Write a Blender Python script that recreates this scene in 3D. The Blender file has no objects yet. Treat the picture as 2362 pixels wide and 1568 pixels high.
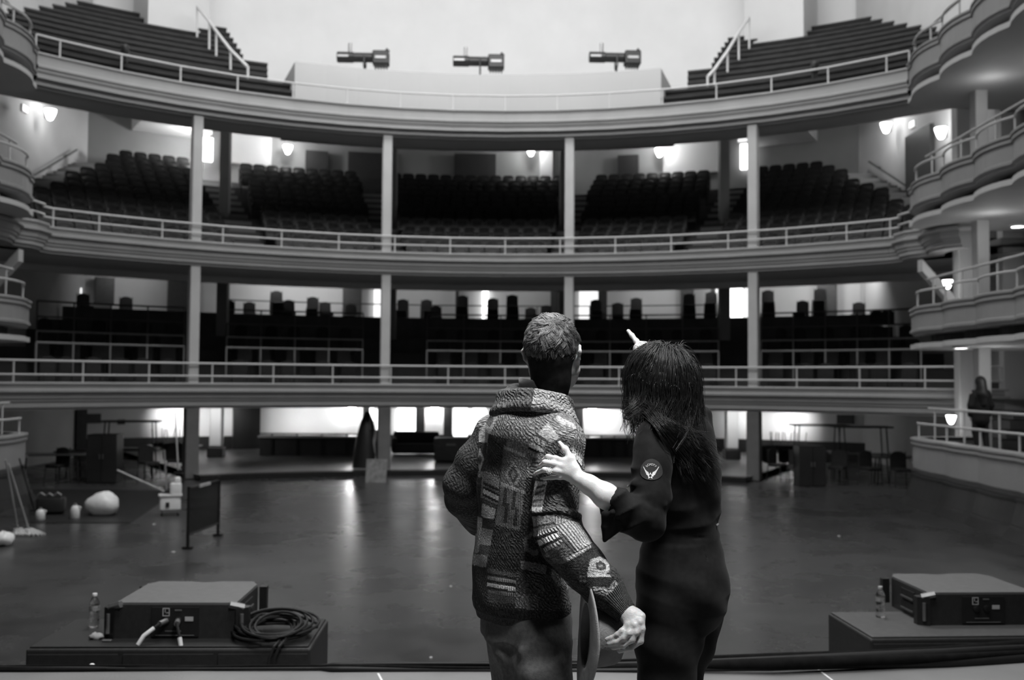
import bpy, bmesh, math, random
import numpy as np
from mathutils import Vector, Matrix

SC = bpy.context.scene
COL = SC.collection
random.seed(7)
RNG = np.random.default_rng(11)
PI = math.pi

# ---------------------------------------------------------------- camera
F_PX, CX, CY = 2296.0, 1181.0, 784.0
CAM = np.array([0.0, 0.0, 1.55])
YAW, PITCH, ROLL = math.atan(81 / F_PX), math.atan(96.6 / F_PX), math.radians(0.4)
FWD = np.array([math.sin(YAW) * math.cos(PITCH), math.cos(YAW) * math.cos(PITCH), math.sin(PITCH)])
R0 = np.array([math.cos(YAW), -math.sin(YAW), 0.0])
U0 = np.cross(R0, FWD)
RGT = R0 * math.cos(ROLL) + U0 * math.sin(ROLL)
UPV = -R0 * math.sin(ROLL) + U0 * math.cos(ROLL)
cam = bpy.data.cameras.new('camera')
cam.lens = 35.0
cam.sensor_width = 36.0
cam.clip_end = 200
cam.dof.use_dof = True
cam.dof.focus_distance = 2.95
cam.dof.aperture_fstop = 3.6
camo = bpy.data.objects.new('camera', cam)
COL.objects.link(camo)
camo.matrix_world = Matrix(((RGT[0], UPV[0], -FWD[0], CAM[0]), (RGT[1], UPV[1], -FWD[1], CAM[1]),
                            (RGT[2], UPV[2], -FWD[2], CAM[2]), (0, 0, 0, 1)))
SC.camera = camo


def ray(px, py):
    return FWD + RGT * ((px - CX) / F_PX) - UPV * ((py - CY) / F_PX)


def W(px, py, Y):
    "world point seen at a pixel, at distance Y up the hall"
    d = ray(px, py)
    return CAM + d * (Y / d[1])


def G(px, py, z):
    "world point seen at a pixel, on the level z"
    d = ray(px, py)
    return CAM + d * ((z - CAM[2]) / d[2])


# ---------------------------------------------------------------- world, exposure, lights
SC.view_settings.view_transform = 'Standard'
SC.view_settings.look = 'None'
SC.view_settings.gamma = 1
SC.view_settings.exposure = 0.0
SC.view_settings.use_curve_mapping = False
world = bpy.data.worlds.new('world')
SC.world = world
world.use_nodes = True
world.node_tree.nodes['Background'].inputs[0].default_value = (1, 1, 1, 1)
world.node_tree.nodes['Background'].inputs[1].default_value = 0.004


def lamp(name, kind, loc, power, size=0.1, size_y=None, aim=None, spot=None, blend=0.3, spread=None):
    l = bpy.data.lights.new(name, kind)
    if spread:
        l.spread = spread
    l.energy = power
    if kind == 'AREA':
        l.size = size
        if size_y:
            l.shape = 'RECTANGLE'
            l.size_y = size_y
    else:
        l.shadow_soft_size = size
    if kind == 'SPOT':
        l.spot_size = spot
        l.spot_blend = blend
    o = bpy.data.objects.new(name, l)
    COL.objects.link(o)
    o.location = loc
    if aim is not None:
        o.rotation_euler = (Vector(aim) - Vector(loc)).to_track_quat('-Z', 'Y').to_euler()
    return o


# house lights under the roof, aimed at the gallery wall and the balcony fronts
lamp('unseen_house_light', 'AREA', (0, 25, 16.8), 1050, 12, 3, aim=(0, 38, 12.5))
lamp('unseen_house_light', 'AREA', (-9, 23, 16.8), 400, 5, 3, aim=(-11, 35, 13))
lamp('unseen_house_light', 'AREA', (9, 23, 16.8), 400, 5, 3, aim=(11, 35, 13))
lamp('unseen_house_light', 'AREA', (0, 15, 17), 1400, 10, 5, aim=(0, 27, 2))
lamp('unseen_house_light', 'AREA', (0, 15, 17.2), 430, 8, 8, aim=(0, 15, 0), spread=math.radians(72))  # unseen downlight, added to brighten the dance floor and white objects
# stage lights on the bar over the stage front
lamp('stage_light', 'AREA', (1.0, 1.35, 5.7), 72, 1.2, .8, aim=(0.42, 2.95, 1.1), spread=math.radians(75))
lamp('stage_light', 'AREA', (0.4, 4.9, 6.6), 330, 5, 1.2, aim=(0.4, 4.9, 0))

# ---------------------------------------------------------------- materials
MATS = {}


def M(name, v=0.5, rough=0.6, noise=0.12, scale=6.0, bump=0.0, bscale=40.0, metal=0.0, spec=0.5, emit=0.0, stretch=(1, 1, 1), coat=0.0):
    if name in MATS:
        return MATS[name]
    m = bpy.data.materials.new(name)
    m.use_nodes = True
    nt = m.node_tree
    b = nt.nodes['Principled BSDF']
    b.inputs['Roughness'].default_value = rough
    b.inputs['Metallic'].default_value = metal
    b.inputs['Specular IOR Level'].default_value = spec
    b.inputs['Coat Weight'].default_value = coat
    tc = nt.nodes.new('ShaderNodeTexCoord')
    mp = nt.nodes.new('ShaderNodeMapping')
    mp.inputs['Scale'].default_value = stretch
    nt.links.new(tc.outputs['Object'], mp.inputs['Vector'])
    n = nt.nodes.new('ShaderNodeTexNoise')
    n.inputs['Scale'].default_value = scale
    n.inputs['Detail'].default_value = 5
    nt.links.new(mp.outputs[0], n.inputs['Vector'])
    r = nt.nodes.new('ShaderNodeValToRGB')
    lo, hi = v * (1 - noise), min(v * (1 + noise), 1)
    r.color_ramp.elements[0].position = 0.3
    r.color_ramp.elements[1].position = 0.7
    r.color_ramp.elements[0].color = (lo, lo, lo, 1)
    r.color_ramp.elements[1].color = (hi, hi, hi, 1)
    nt.links.new(n.outputs['Fac'], r.inputs['Fac'])
    nt.links.new(r.outputs['Color'], b.inputs['Base Color'])
    if bump:
        n2 = nt.nodes.new('ShaderNodeTexNoise')
        n2.inputs['Scale'].default_value = bscale
        n2.inputs['Detail'].default_value = 4
        nt.links.new(mp.outputs[0], n2.inputs['Vector'])
        bp = nt.nodes.new('ShaderNodeBump')
        bp.inputs['Strength'].default_value = bump
        bp.inputs['Distance'].default_value = 0.01
        nt.links.new(n2.outputs['Fac'], bp.inputs['Height'])
        nt.links.new(bp.outputs[0], b.inputs['Normal'])
    if emit:
        b.inputs['Emission Color'].default_value = (1, 1, 1, 1)
        b.inputs['Emission Strength'].default_value = emit
    MATS[name] = m
    return m


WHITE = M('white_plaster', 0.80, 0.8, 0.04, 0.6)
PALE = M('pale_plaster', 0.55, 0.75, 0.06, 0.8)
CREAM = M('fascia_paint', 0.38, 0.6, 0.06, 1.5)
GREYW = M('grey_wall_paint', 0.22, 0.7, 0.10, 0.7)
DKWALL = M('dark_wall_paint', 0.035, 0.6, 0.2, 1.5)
SOFFIT = M('soffit_paint', 0.50, 0.7, 0.08, 0.7)
RAILM = M('rail_paint', 0.60, 0.45, 0.05, 3)
COLM = M('column_paint', 0.55, 0.6, 0.05, 2)
STEPW = M('dark_gallery_boards', 0.03, 0.7, 0.3, 3, stretch=(1, 1, 6), spec=.2)
BLACK = M('black_paint', 0.012, 0.5, 0.2, 8)
BLACKM = M('black_metal', 0.02, 0.4, 0.2, 12, metal=0.3)
DARKG = M('dark_grey_paint', 0.05, 0.5, 0.15, 8)
SEATV = M('seat_vinyl', 0.012, 0.4, 0.25, 15, spec=0.22)
SEATP = M('seat_frame_plastic', 0.012, 0.5, 0.2, 10, spec=.2)
GLOW = M('lamp_glow', 0.8, 0.5, 0, emit=14.0)
GLOWS = M('sign_glow', 0.8, 0.5, 0, emit=1.6)
GLOWW = M('lit_doorway', 0.8, 0.5, 0, emit=1.1)
GLOWB = M('bright_window', 0.8, 0.5, 0, emit=3.0)
WHITEP = M('white_plastic', 0.75, 0.4, 0.05, 8)
STEEL = M('steel', 0.3, 0.45, 0.1, 20, metal=0.8)


# ---------------------------------------------------------------- mesh helpers
class MB:
    def __init__(s):
        s.v, s.f = [], []

    def add(s, vs, fs):
        o = len(s.v)
        s.v += [tuple(float(c) for c in p) for p in vs]
        s.f += [tuple(i + o for i in f) for f in fs]
        return s

    def box(s, c, d, rz=0.0, rx=0.0):
        x, y, z = d[0] / 2, d[1] / 2, d[2] / 2
        m = Matrix.Rotation(rz, 3, 'Z') @ Matrix.Rotation(rx, 3, 'X')
        vs = [Vector(c) + m @ Vector((a * x, b * y, e * z)) for e in (-1, 1) for a, b in ((-1, -1), (1, -1), (1, 1), (-1, 1))]
        return s.add(vs, [(3, 2, 1, 0), (4, 5, 6, 7), (0, 1, 5, 4), (1, 2, 6, 5), (2, 3, 7, 6), (3, 0, 4, 7)])

    def rbox(s, c, d, r, rz=0.0, rx=0.0):
        "box with rounded vertical and top edges"
        x, y, z = d[0] / 2, d[1] / 2, d[2] / 2
        m = Matrix.Rotation(rz, 3, 'Z') @ Matrix.Rotation(rx, 3, 'X')
        rings = []
        for zz, ins in ((-z, r), (-z + r, 0), (z - r, 0), (z - r * .3, r * .3), (z, r)):
            ring = []
            rr = max(r - ins * .5, 1e-4)
            for qx, qy, a0 in ((1, 1, 0), (-1, 1, PI / 2), (-1, -1, PI), (1, -1, 1.5 * PI)):
                for k in range(4):
                    a = a0 + k * PI / 6
                    ring.append(Vector(c) + m @ Vector((qx * (x - ins - rr) + rr * math.cos(a), qy * (y - ins - rr) + rr * math.sin(a), zz)))
            rings.append(ring)
        n = 16
        vs = [p for ring in rings for p in ring]
        fs = [tuple(range(n - 1, -1, -1)), tuple((len(rings) - 1) * n + i for i in range(n))]
        for k in range(len(rings) - 1):
            for i in range(n):
                j = (i + 1) % n
                fs.append((k * n + i, k * n + j, (k + 1) * n + j, (k + 1) * n + i))
        return s.add(vs, fs)

    def tube(s, pts, r, n=8, cap=True, closed=False):
        P = [Vector(p) for p in pts]
        N = len(P)
        rs = r if hasattr(r, '__len__') else [r] * N
        up = None
        vs, fs = [], []
        for i in range(N):
            if closed:
                t = P[(i + 1) % N] - P[i - 1]
            else:
                t = P[min(i + 1, N - 1)] - P[max(i - 1, 0)]
            t = t.normalized() if t.length > 1e-9 else Vector((0, 0, 1))
            if up is None:
                up = Vector((0, 0, 1)) if abs(t.z) < 0.9 else Vector((1, 0, 0))
            a = t.cross(up)
            if a.length < 1e-6:
                a = t.orthogonal()
            a.normalize()
            b = a.cross(t).normalized()
            up = b
            for k in range(n):
                w = 2 * PI * k / n
                vs.append(P[i] + a * (rs[i] * math.cos(w)) + b * (rs[i] * math.sin(w)))
        for i in range(N if closed else N - 1):
            j = (i + 1) % N
            for k in range(n):
                l = (k + 1) % n
                fs.append((i * n + k, i * n + l, j * n + l, j * n + k))
        if cap and not closed:
            fs.append(tuple(range(n - 1, -1, -1)))
            fs.append(tuple((N - 1) * n + k for k in range(n)))
        return s.add(vs, fs)

    def lathe(s, prof, c=(0, 0, 0), n=16, cap=True, mat=None):
        vs, fs = [], []
        for r, z in prof:
            for k in range(n):
                a = 2 * PI * k / n
                p = Vector((r * math.cos(a), r * math.sin(a), z))
                vs.append((mat @ p if mat is not None else p) + Vector(c))
        for i in range(len(prof) - 1):
            for k in range(n):
                l = (k + 1) % n
                fs.append((i * n + k, i * n + l, (i + 1) * n + l, (i + 1) * n + k))
        if cap:
            fs.append(tuple(range(n - 1, -1, -1)))
            fs.append(tuple((len(prof) - 1) * n + k for k in range(n)))
        return s.add(vs, fs)

    def prism(s, poly, z0, z1, mat=None):
        "extruded outline in x,y (optionally mapped by a 4x4)"
        n = len(poly)
        vs = [Vector((p[0], p[1], z0)) for p in poly] + [Vector((p[0], p[1], z1)) for p in poly]
        if mat is not None:
            vs = [mat @ p for p in vs]
        fs = [tuple(range(n - 1, -1, -1)), tuple(n + i for i in range(n))]
        fs += [(i, (i + 1) % n, n + (i + 1) % n, n + i) for i in range(n)]
        return s.add(vs, fs)

    def sweep(s, path, prof, closed=False, caps=True):
        "profile of (offset, z) carried along a plan path; offset to the path's right"
        n = len(path)
        P = [Vector((p[0], p[1])) for p in path]
        vs, fs = [], []
        m = len(prof)
        for i in range(n):
            d0 = (P[i] - P[i - 1]).normalized() if i else (P[1] - P[0]).normalized()
            d1 = (P[i + 1] - P[i]).normalized() if i < n - 1 else d0
            n0, n1 = Vector((d0.y, -d0.x)), Vector((d1.y, -d1.x))
            nn = (n0 + n1)
            nn = nn.normalized() if nn.length > 1e-6 else n0
            nn = nn / max(nn.dot(n0), 0.5)
            for o, z in prof:
                q = P[i] + nn * o
                vs.append((q.x, q.y, z))
        mm = m if closed else m - 1
        for i in range(n - 1):
            for k in range(mm):
                l = (k + 1) % m
                fs.append((i * m + k, (i + 1) * m + k, (i + 1) * m + l, i * m + l))
        if closed and caps:
            fs.append(tuple(range(m)))
            fs.append(tuple((n - 1) * m + k for k in range(m - 1, -1, -1)))
        return s.add(vs, fs)

    def build(s, name, mat, parent=None, smooth=False, loc=None):
        me = bpy.data.meshes.new(name)
        me.from_pydata(s.v, [], s.f)
        me.validate()
        bm = bmesh.new()
        bm.from_mesh(me)
        bmesh.ops.recalc_face_normals(bm, faces=bm.faces)
        bm.to_mesh(me)
        bm.free()
        me.materials.append(mat)
        if smooth:
            me.shade_smooth()
            if smooth != 'all':
                me.set_sharp_from_angle(angle=math.radians(40))
        o = bpy.data.objects.new(name, me)
        COL.objects.link(o)
        if loc is not None:
            o.location = loc
        if parent:
            o.parent = parent
        return o


def tag(o, label=None, cat=None, group=None, kind=None):
    if label:
        o['label'] = label
    if cat:
        o['category'] = cat
    if group:
        o['group'] = group
    if kind:
        o['kind'] = kind
    return o


def empty(name, loc=(0, 0, 0), rz=0.0, label=None, cat=None, group=None):
    o = bpy.data.objects.new(name, None)
    o.empty_display_size = 0.1
    COL.objects.link(o)
    o.location = loc
    o.rotation_euler = (0, 0, rz)
    return tag(o, label, cat, group)


def struct(name, mb, mat, smooth=False):
    return tag(mb.build(name, mat, None, smooth), kind='structure')


KIDS = {}


def dup(root, loc, rz=0.0, label=None, group=None):
    r = root.copy()
    COL.objects.link(r)
    r.location = loc
    r.rotation_euler = (root.rotation_euler.x, root.rotation_euler.y, rz)
    if label:
        r['label'] = label
    if group:
        r['group'] = group
    if root.name not in KIDS:
        KIDS[root.name] = [(c, list(c.children)) for c in root.children]
    for c, gs in KIDS[root.name]:
        d = c.copy()
        COL.objects.link(d)
        d.parent = r
        for g in gs:
            e = g.copy()
            COL.objects.link(e)
            e.parent = d
    return r


ORD = ['first', 'second', 'third', 'fourth', 'fifth', 'sixth', 'seventh', 'eighth', 'ninth', 'tenth', 'eleventh', 'twelfth',
       'thirteenth', 'fourteenth', 'fifteenth', 'sixteenth', 'seventeenth', 'eighteenth', 'nineteenth', 'twentieth']
for _t in ('twenty', 'thirty', 'forty'):
    ORD += [_t + '-' + w for w in ORD[:9]] + [{'twenty': 'thirtieth', 'thirty': 'fortieth', 'forty': 'fiftieth'}[_t]]
# ================================================================ the hall
FLOOR_Z = -1.12
ARC_C, ARC_R = 14.0, 15.0
BACK_R = 24.6


def A(deg, off=0.0):
    a = math.radians(deg)
    return ((ARC_R + off) * math.sin(a), ARC_C + (ARC_R + off) * math.cos(a))


def arc(d0, d1, step, off=0.0, half=True):
    k0 = math.ceil(d0 / step - .5)
    out = [d0] + [(k + .5) * step for k in range(k0, 60) if d0 + .3 < (k + .5) * step < d1 - .3] + [d1]
    return [A(d, off) for d in out]


def mirror(path):
    return [(-x, y) for x, y in reversed(path)]


# floors ---------------------------------------------------------
def floor_material():
    m = bpy.data.materials.new('polished_concrete')
    m.use_nodes = True
    nt = m.node_tree
    b = nt.nodes['Principled BSDF']
    tc = nt.nodes.new('ShaderNodeTexCoord')
    n1 = nt.nodes.new('ShaderNodeTexNoise')
    n1.inputs['Scale'].default_value = 0.55
    n1.inputs['Detail'].default_value = 7
    n1.inputs['Roughness'].default_value = 0.68
    n2 = nt.nodes.new('ShaderNodeTexNoise')
    n2.inputs['Scale'].default_value = 3.2
    n2.inputs['Detail'].default_value = 6
    nt.links.new(tc.outputs['Object'], n1.inputs['Vector'])
    nt.links.new(tc.outputs['Object'], n2.inputs['Vector'])
    mx = nt.nodes.new('ShaderNodeMath')
    mx.operation = 'MULTIPLY_ADD'
    mx.inputs[1].default_value = 0.35
    nt.links.new(n2.outputs['Fac'], mx.inputs[0])
    nt.links.new(n1.outputs['Fac'], mx.inputs[2])
    r = nt.nodes.new('ShaderNodeValToRGB')
    r.color_ramp.elements[0].position = 0.40
    r.color_ramp.elements[1].position = 1.0
    r.color_ramp.elements[0].color = (0.018, 0.018, 0.018, 1)
    r.color_ramp.elements[1].color = (0.065, 0.065, 0.065, 1)
    nt.links.new(mx.outputs[0], r.inputs['Fac'])
    nt.links.new(r.outputs['Color'], b.inputs['Base Color'])
    r2 = nt.nodes.new('ShaderNodeMapRange')
    r2.inputs[1].default_value = 0.2
    r2.inputs[2].default_value = 0.85
    r2.inputs[3].default_value = 0.20
    r2.inputs[4].default_value = 0.38
    nt.links.new(n1.outputs['Fac'], r2.inputs[0])
    nt.links.new(r2.outputs[0], b.inputs['Roughness'])
    bp = nt.nodes.new('ShaderNodeBump')
    bp.inputs['Strength'].default_value = 0.06
    bp.inputs['Distance'].default_value = 0.02
    nt.links.new(n2.outputs['Fac'], bp.inputs['Height'])
    nt.links.new(bp.outputs[0], b.inputs['Normal'])
    b.inputs['Specular IOR Level'].default_value = 0.4
    return m


FLOORM = floor_material()
STAGEM = M('stage_boards', 0.185, 0.5, 0.12, 2.5, bump=0.15, bscale=60)
struct('floor', MB().box((0, 24, FLOOR_Z - 0.1), (34, 42, 0.2)), FLOORM)
# the stage: a deck with a slightly bowed front
EDGE = [(-9, 5.40), (-2.5, 5.43), (0, 5.44), (1.6, 5.45), (2.6, 5.56), (3.5, 5.74), (9, 6.8)]
struct('floor_stage', MB().prism(EDGE + [(9, -6), (-9, -6)], FLOOR_Z, 0.0), STAGEM)
mb = MB()
for px0, y0, px1, y1 in ((872, 1553, 880, 1568), (1888, 1545, 1924, 1572)):
    p, q = G(px0, y0, 0.0), G(px1, y1, 0.0)
    d = Vector(q - p).normalized()
    q2 = Vector(p) + d * 2.5
    nrm = Vector((d.y, -d.x, 0)) * 0.006
    P0 = Vector(p)
    mb.add([P0 - nrm + Vector((0, 0, .002)), P0 + nrm + Vector((0, 0, .002)), q2 + nrm + Vector((0, 0, .002)), q2 - nrm + Vector((0, 0, .002))], [(0, 1, 2, 3)])
struct('floor_marking_lines', mb, M('tape', 0.7, 0.6, 0.05))

# outer walls, roof ----------------------------------------------
def wall_arc(r0, z0, z1, d0, d1, n=40, thick=0.2):
    path = [((r0) * math.sin(math.radians(d0 + (d1 - d0) * i / n)), ARC_C + r0 * math.cos(math.radians(d0 + (d1 - d0) * i / n))) for i in range(n + 1)]
    return MB().sweep(path, [(0, z0), (0, z1), (-thick, z1), (-thick, z0)], closed=True)


SIDE_X = 13.6
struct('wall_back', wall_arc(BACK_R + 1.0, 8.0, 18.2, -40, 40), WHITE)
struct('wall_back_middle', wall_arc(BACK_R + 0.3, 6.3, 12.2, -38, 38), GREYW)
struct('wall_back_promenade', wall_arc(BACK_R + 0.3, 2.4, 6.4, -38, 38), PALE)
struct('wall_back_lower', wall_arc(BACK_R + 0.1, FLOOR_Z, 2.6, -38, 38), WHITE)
for s, nm in ((-1, 'left'), (1, 'right')):
    struct('wall_' + nm, MB().box((s * (SIDE_X + .15), 20.5, 8.5), (0.3, 29, 19.4)), PALE if s > 0 else M('pale_plaster_two', 0.5, 0.75, 0.08, 0.8))
    struct('wall_' + nm + '_stage', MB().box((s * 11.8, 6.2, 8.5), (4.0, 0.4, 19.4)), GREYW)
struct('ceiling', MB().box((0, 20.5, 18.3), (28, 40, 0.2)), WHITE)
struct('wall_stage', MB().box((0, -6.2, 5), (19, 0.3, 12.4)), BLACK)

# balconies ------------------------------------------------------
def fascia(zt, zb, kind):
    h = zt - zb
    if kind == 'upper':
        p = [(0.35, zt), (0.0, zt), (-.03, zt - .02), (-.03, zt - .05), (0.02, zt - .07), (.02, zt - .30), (-.05, zt - .33), (-.05, zt - .38), (.0, zt - .40), (.0, zt - .47),
             (.05, zt - .49), (.05, zt - .58), (-.03, zt - .60), (-.03, zt - .64), (.1, zt - .66), (.1, zb + .06), (.2, zb + .05), (.2, zb), (0.5, zb)]
    else:
        p = [(0.35, zt), (-.02, zt), (-.05, zt - .02), (-.05, zt - .05), (0.0, zt - .07), (0.02, zt - .16), (-.10, zt - .19), (-.10, zt - .245), (-.02, zt - .27), (.0, zt - .40),
             (.04, zt - .42), (.04, zt - .47), (.08, zt - .49), (.08, zb + .07), (.14, zb + .06), (.14, zb), (0.5, zb)]
    return p


MIDB = [(10.52, 24.55), (10.36, 24.25), (10.40, 23.75), (10.62, 23.35), (10.50, 23.05), (10.42, 22.6), (10.48, 22.1), (10.75, 21.75)]
UP_PATH = arc(-46, 46, 5.84)
MID_PATH = mirror(MIDB) + arc(-44, 44, 6.12) + MIDB
LOW_PATH = [(-SIDE_X + .1, 22.7)] + arc(-50, 52, 6.3) + [(12.6, 23.2)]
UP_T, UP_B = 9.54, 8.70
MID_T, MID_B = 5.29, 4.64
LOW_T, LOW_B = 1.47, 0.78


# paths run left to right, so the path's right is toward the stage; turn so that + is away from it
def sw(path, prof, closed=False):
    return MB().sweep(path, [(-o, z) for o, z in prof], closed)


struct('trim_1', sw(UP_PATH, fascia(UP_T, UP_B, 'upper')), CREAM)
struct('trim_2', sw(MID_PATH, fascia(MID_T, MID_B, 'mid')), CREAM)
struct('trim_3', sw(LOW_PATH, fascia(LOW_T, LOW_B, 'low')), CREAM)


def ring(d0, d1, prof, n=48):
    "surface of revolution about the balcony centre, cut where it meets the side walls"
    vs, fs = [], []
    m = len(prof)
    for i in range(n + 1):
        for r, z in prof:
            lim = math.degrees(math.asin(min(1, SIDE_X / r)))
            a0, a1 = max(d0, -lim), min(d1, lim)
            a = math.radians(a0 + (a1 - a0) * i / n)
            vs.append((r * math.sin(a), ARC_C + r * math.cos(a), z))
    for i in range(n):
        for k in range(m - 1):
            fs.append((i * m + k, (i + 1) * m + k, (i + 1) * m + k + 1, i * m + k + 1))
    mb = MB()
    return mb.add(vs, fs)


# soffits
struct('ceiling_2', ring(-75, 75, [(ARC_R + .2, UP_B), (ARC_R + 1.7, UP_B + .05), (ARC_R + 1.9, UP_B + .12), (ARC_R + 2.0, UP_B + .4), (BACK_R + .4, 11.9)]), SOFFIT)
struct('ceiling_3', ring(-75, 75, [(ARC_R + .14, MID_B), (ARC_R + 3.0, MID_B + .02), (ARC_R + 3.0, MID_B - .16), (ARC_R + 3.2, MID_B - .16), (ARC_R + 3.2, MID_B + .2), (BACK_R + .4, 6.4)]), SOFFIT)
struct('ceiling_4', ring(-75, 75, [(ARC_R + .14, LOW_B), (BACK_R + .4, LOW_B)]), SOFFIT)

# middle balcony tiers (under the seats)
ROWS, ROW_D, ROW_R0, ROW_Z0, ROW_DZ = 13, 0.65, ARC_R + 0.75, 4.86, 0.315
prof = [(ARC_R + .1, ROW_Z0 - .02)]
for i in range(ROWS):
    r0 = ROW_R0 + ROW_D * i
    prof += [(r0, ROW_Z0 + ROW_DZ * (i - 1) if i else ROW_Z0 - .02), (r0, ROW_Z0 + ROW_DZ * i)]
prof += [(BACK_R + .4, ROW_Z0 + ROW_DZ * (ROWS - 1))]
struct('floor_2', ring(-75, 75, prof), M('dark_tier_floor', 0.05, 0.6, 0.2, 3))
# lower balcony tiers
TIER = [(0.1, 1.22), (1.9, 1.62), (3.4, 1.99), (4.9, 2.47), (6.4, 3.05), (7.6, 3.45)]
prof = []
for i, (o, z) in enumerate(TIER):
    prof += [(ARC_R + o, TIER[i - 1][1] if i else z), (ARC_R + o, z)]
prof.append((BACK_R + .4, TIER[-1][1]))
struct('floor_3', ring(-75, 75, prof), M('dark_tier_floor', 0.05))
# upper gallery steps: rings of dark boards; the low rings run on beside the booth
def at_off(off, r):
    "point where a hall bearing of off pixels crosses the radius r"
    t = off / F_PX
    a = 1 + t * t
    Y = (ARC_C + math.sqrt(ARC_C ** 2 - a * (ARC_C ** 2 - r * r))) / a
    return (t * Y, Y)


for s in (-1, 1):
    mb = MB()
    for i in range(12):
        r0, z0 = ARC_R + .5 + .76 * i, UP_T - .28 + .422 * i
        zt_ = z0 + .422
        yp = 880 - (zt_ - 1.55) * F_PX / at_off(520, r0)[1]
        off = 404 if yp > 172 else (494 if yp > 138 else (551 + (125 - min(yp, 125)) * .74 if yp > 44 else 672))
        x_, y_ = at_off(off, r0 + .4)
        a_in = math.degrees(math.atan2(x_, y_ - ARC_C))
        n = 26
        pr = ((r0 + .06, z0 - .45), (r0 + .06, zt_ - .08), (r0, zt_ - .08), (r0, zt_), (r0 + .8, zt_), (r0 + .8, z0 - .45))
        m_ = len(pr)
        vs, fs = [], []
        for k in range(n + 1):
            for rr, zz in pr:
                a_out = math.degrees(math.asin(min(1, SIDE_X / rr)))
                a = math.radians(a_in + (a_out - a_in) * k / n)
                vs.append((s * rr * math.sin(a), ARC_C + rr * math.cos(a), zz))
        for k in range(n):
            for j in range(m_):
                l = (j + 1) % m_
                fs.append((k * m_ + j, k * m_ + m_ + j, k * m_ + m_ + l, k * m_ + l))
        fs += [tuple(range(m_)), tuple(n * m_ + j for j in range(m_ - 1, -1, -1))]
        mb.add(vs, fs)
    struct('floor_gallery_' + ('left' if s < 0 else 'right'), mb, STEPW)
struct('floor_4', ring(-75, 75, [(ARC_R + .1, UP_T - .3), (ARC_R + 1.5, UP_T - .3), (BACK_R + .9, 12.7)]), STEPW)
# projection booth in the gallery
BOOTH_D = 19.6
pts = [(-BOOTH_D + 2 * BOOTH_D * i / 12) for i in range(13)]
bp_ = [A(d, 1.25) for d in pts] + [A(d, 4.0) for d in reversed(pts)]
struct('wall_booth', MB().prism(bp_, UP_T - .3, 10.98), M('booth_paint', .44, .8, .03, .6))
# gallery pilasters and white panels of the rear wall
for s in (-1, 1):
    a0, a1 = 24.3, 29.8
    q = [A(s * a0, 8.3), A(s * a1, 7.5), A(s * a1, 9.9), A(s * a0, 9.9)]
    struct('wall_pilaster_' + ('left' if s < 0 else 'right'), MB().prism(q, 10.4, 18.2), M('shaded_pilaster', 0.62, 0.8, 0.04, 0.6))  # greyer than the wall, its shaded side put into the colour
    q = [A(s * 40.0, 9.2), A(s * 41.6, 9.2), A(s * 41.6, 10.0), A(s * 40.0, 10.0)]
    struct('column', MB().prism(q, 13.0, 18.2), PALE)

# columns ----------------------------------------------------------
COLS = [(-648, 0.30), (-211, 0.30), (213, 0.30), (645, 0.30)]


COLXY = [at_off(o, ARC_R + r) for o, r in COLS]
for x, y in COLXY:
    ang = -math.atan2(x, y - ARC_C)
    struct('column', MB().rbox((x, y, (MID_T + UP_B) / 2 - .15), (0.27, 0.30, UP_B - MID_T + .4), .03, ang), COLM)
    struct('column', MB().rbox((x, y, (LOW_T + MID_B) / 2 - .1), (0.27, 0.30, MID_B - LOW_T + .3), .03, ang), COLM)
    struct('column', MB().rbox((x, y, (FLOOR_Z + LOW_B) / 2), (0.36, 0.36, LOW_B - FLOOR_Z), .03, ang), M('grey_column', 0.16, 0.6, 0.1, 3))
# second row of thinner columns deeper under each balcony
for off in (-582, -198, 200, 575):
    x, y = at_off(off, ARC_R + 5.2)
    struct('column', MB().box((x, y, 8.2), (0.30, 0.30, 4.6)), GREYW)
    x, y = at_off(off + 8 * (1 if off > 0 else -1) * 0 - 0, ARC_R + 6.3)
    struct('column', MB().box((x, y, 4.3), (0.34, 0.34, 2.6)), GREYW)

# added dark panel before the rear promenade, stands in for darkness round the chairs
struct('wall_dark_panel', wall_arc(ARC_R + 7.45, 3.0, 3.86, -36, 36, thick=.08), M('dark_tier_floor', .05))
# the raised rear lobby under the lower balcony
prof = [(ARC_R - .55, FLOOR_Z), (ARC_R - .55, FLOOR_Z + .06), (ARC_R - .2, FLOOR_Z + .06), (ARC_R - .2, FLOOR_Z + .15), (BACK_R + .1, FLOOR_Z + .15)]
struct('floor_5', ring(-30, 30, prof), M('lobby_floor', 0.16, 0.35, 0.2, 2))
struct('trim_4', ring(-30, 30, [(ARC_R - .57, FLOOR_Z), (ARC_R - .57, FLOOR_Z + .145), (ARC_R - .2, FLOOR_Z + .155)]), BLACK)
# ================================================================ railings of the balconies
def railing(path, zb, label, rails, posts, off=0.06, pr=0.022, rr=0.028, group='balcony railings'):
    r = empty('balcony_railing', (0, 0, 0), 0, label, 'railing', group)
    for k, (dz, q) in enumerate(rails):
        P = sweep_pts(path, off)
        MB().tube([(x, y, zb + dz) for x, y in P], rr * q, 8).build('top_rail' if k == 0 else 'middle_rail', RAILM, r, True)
    for x, y in posts:
        MB().tube([(x, y, zb - .08), (x, y, zb + rails[0][0])], pr, 6).build('post', RAILM, r, True)
    return r


def sweep_pts(path, off):
    mb = sw(path, [(off, 0), (off + .01, 0)])
    return [mb.v[2 * i][:2] for i in range(len(path))]


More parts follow.
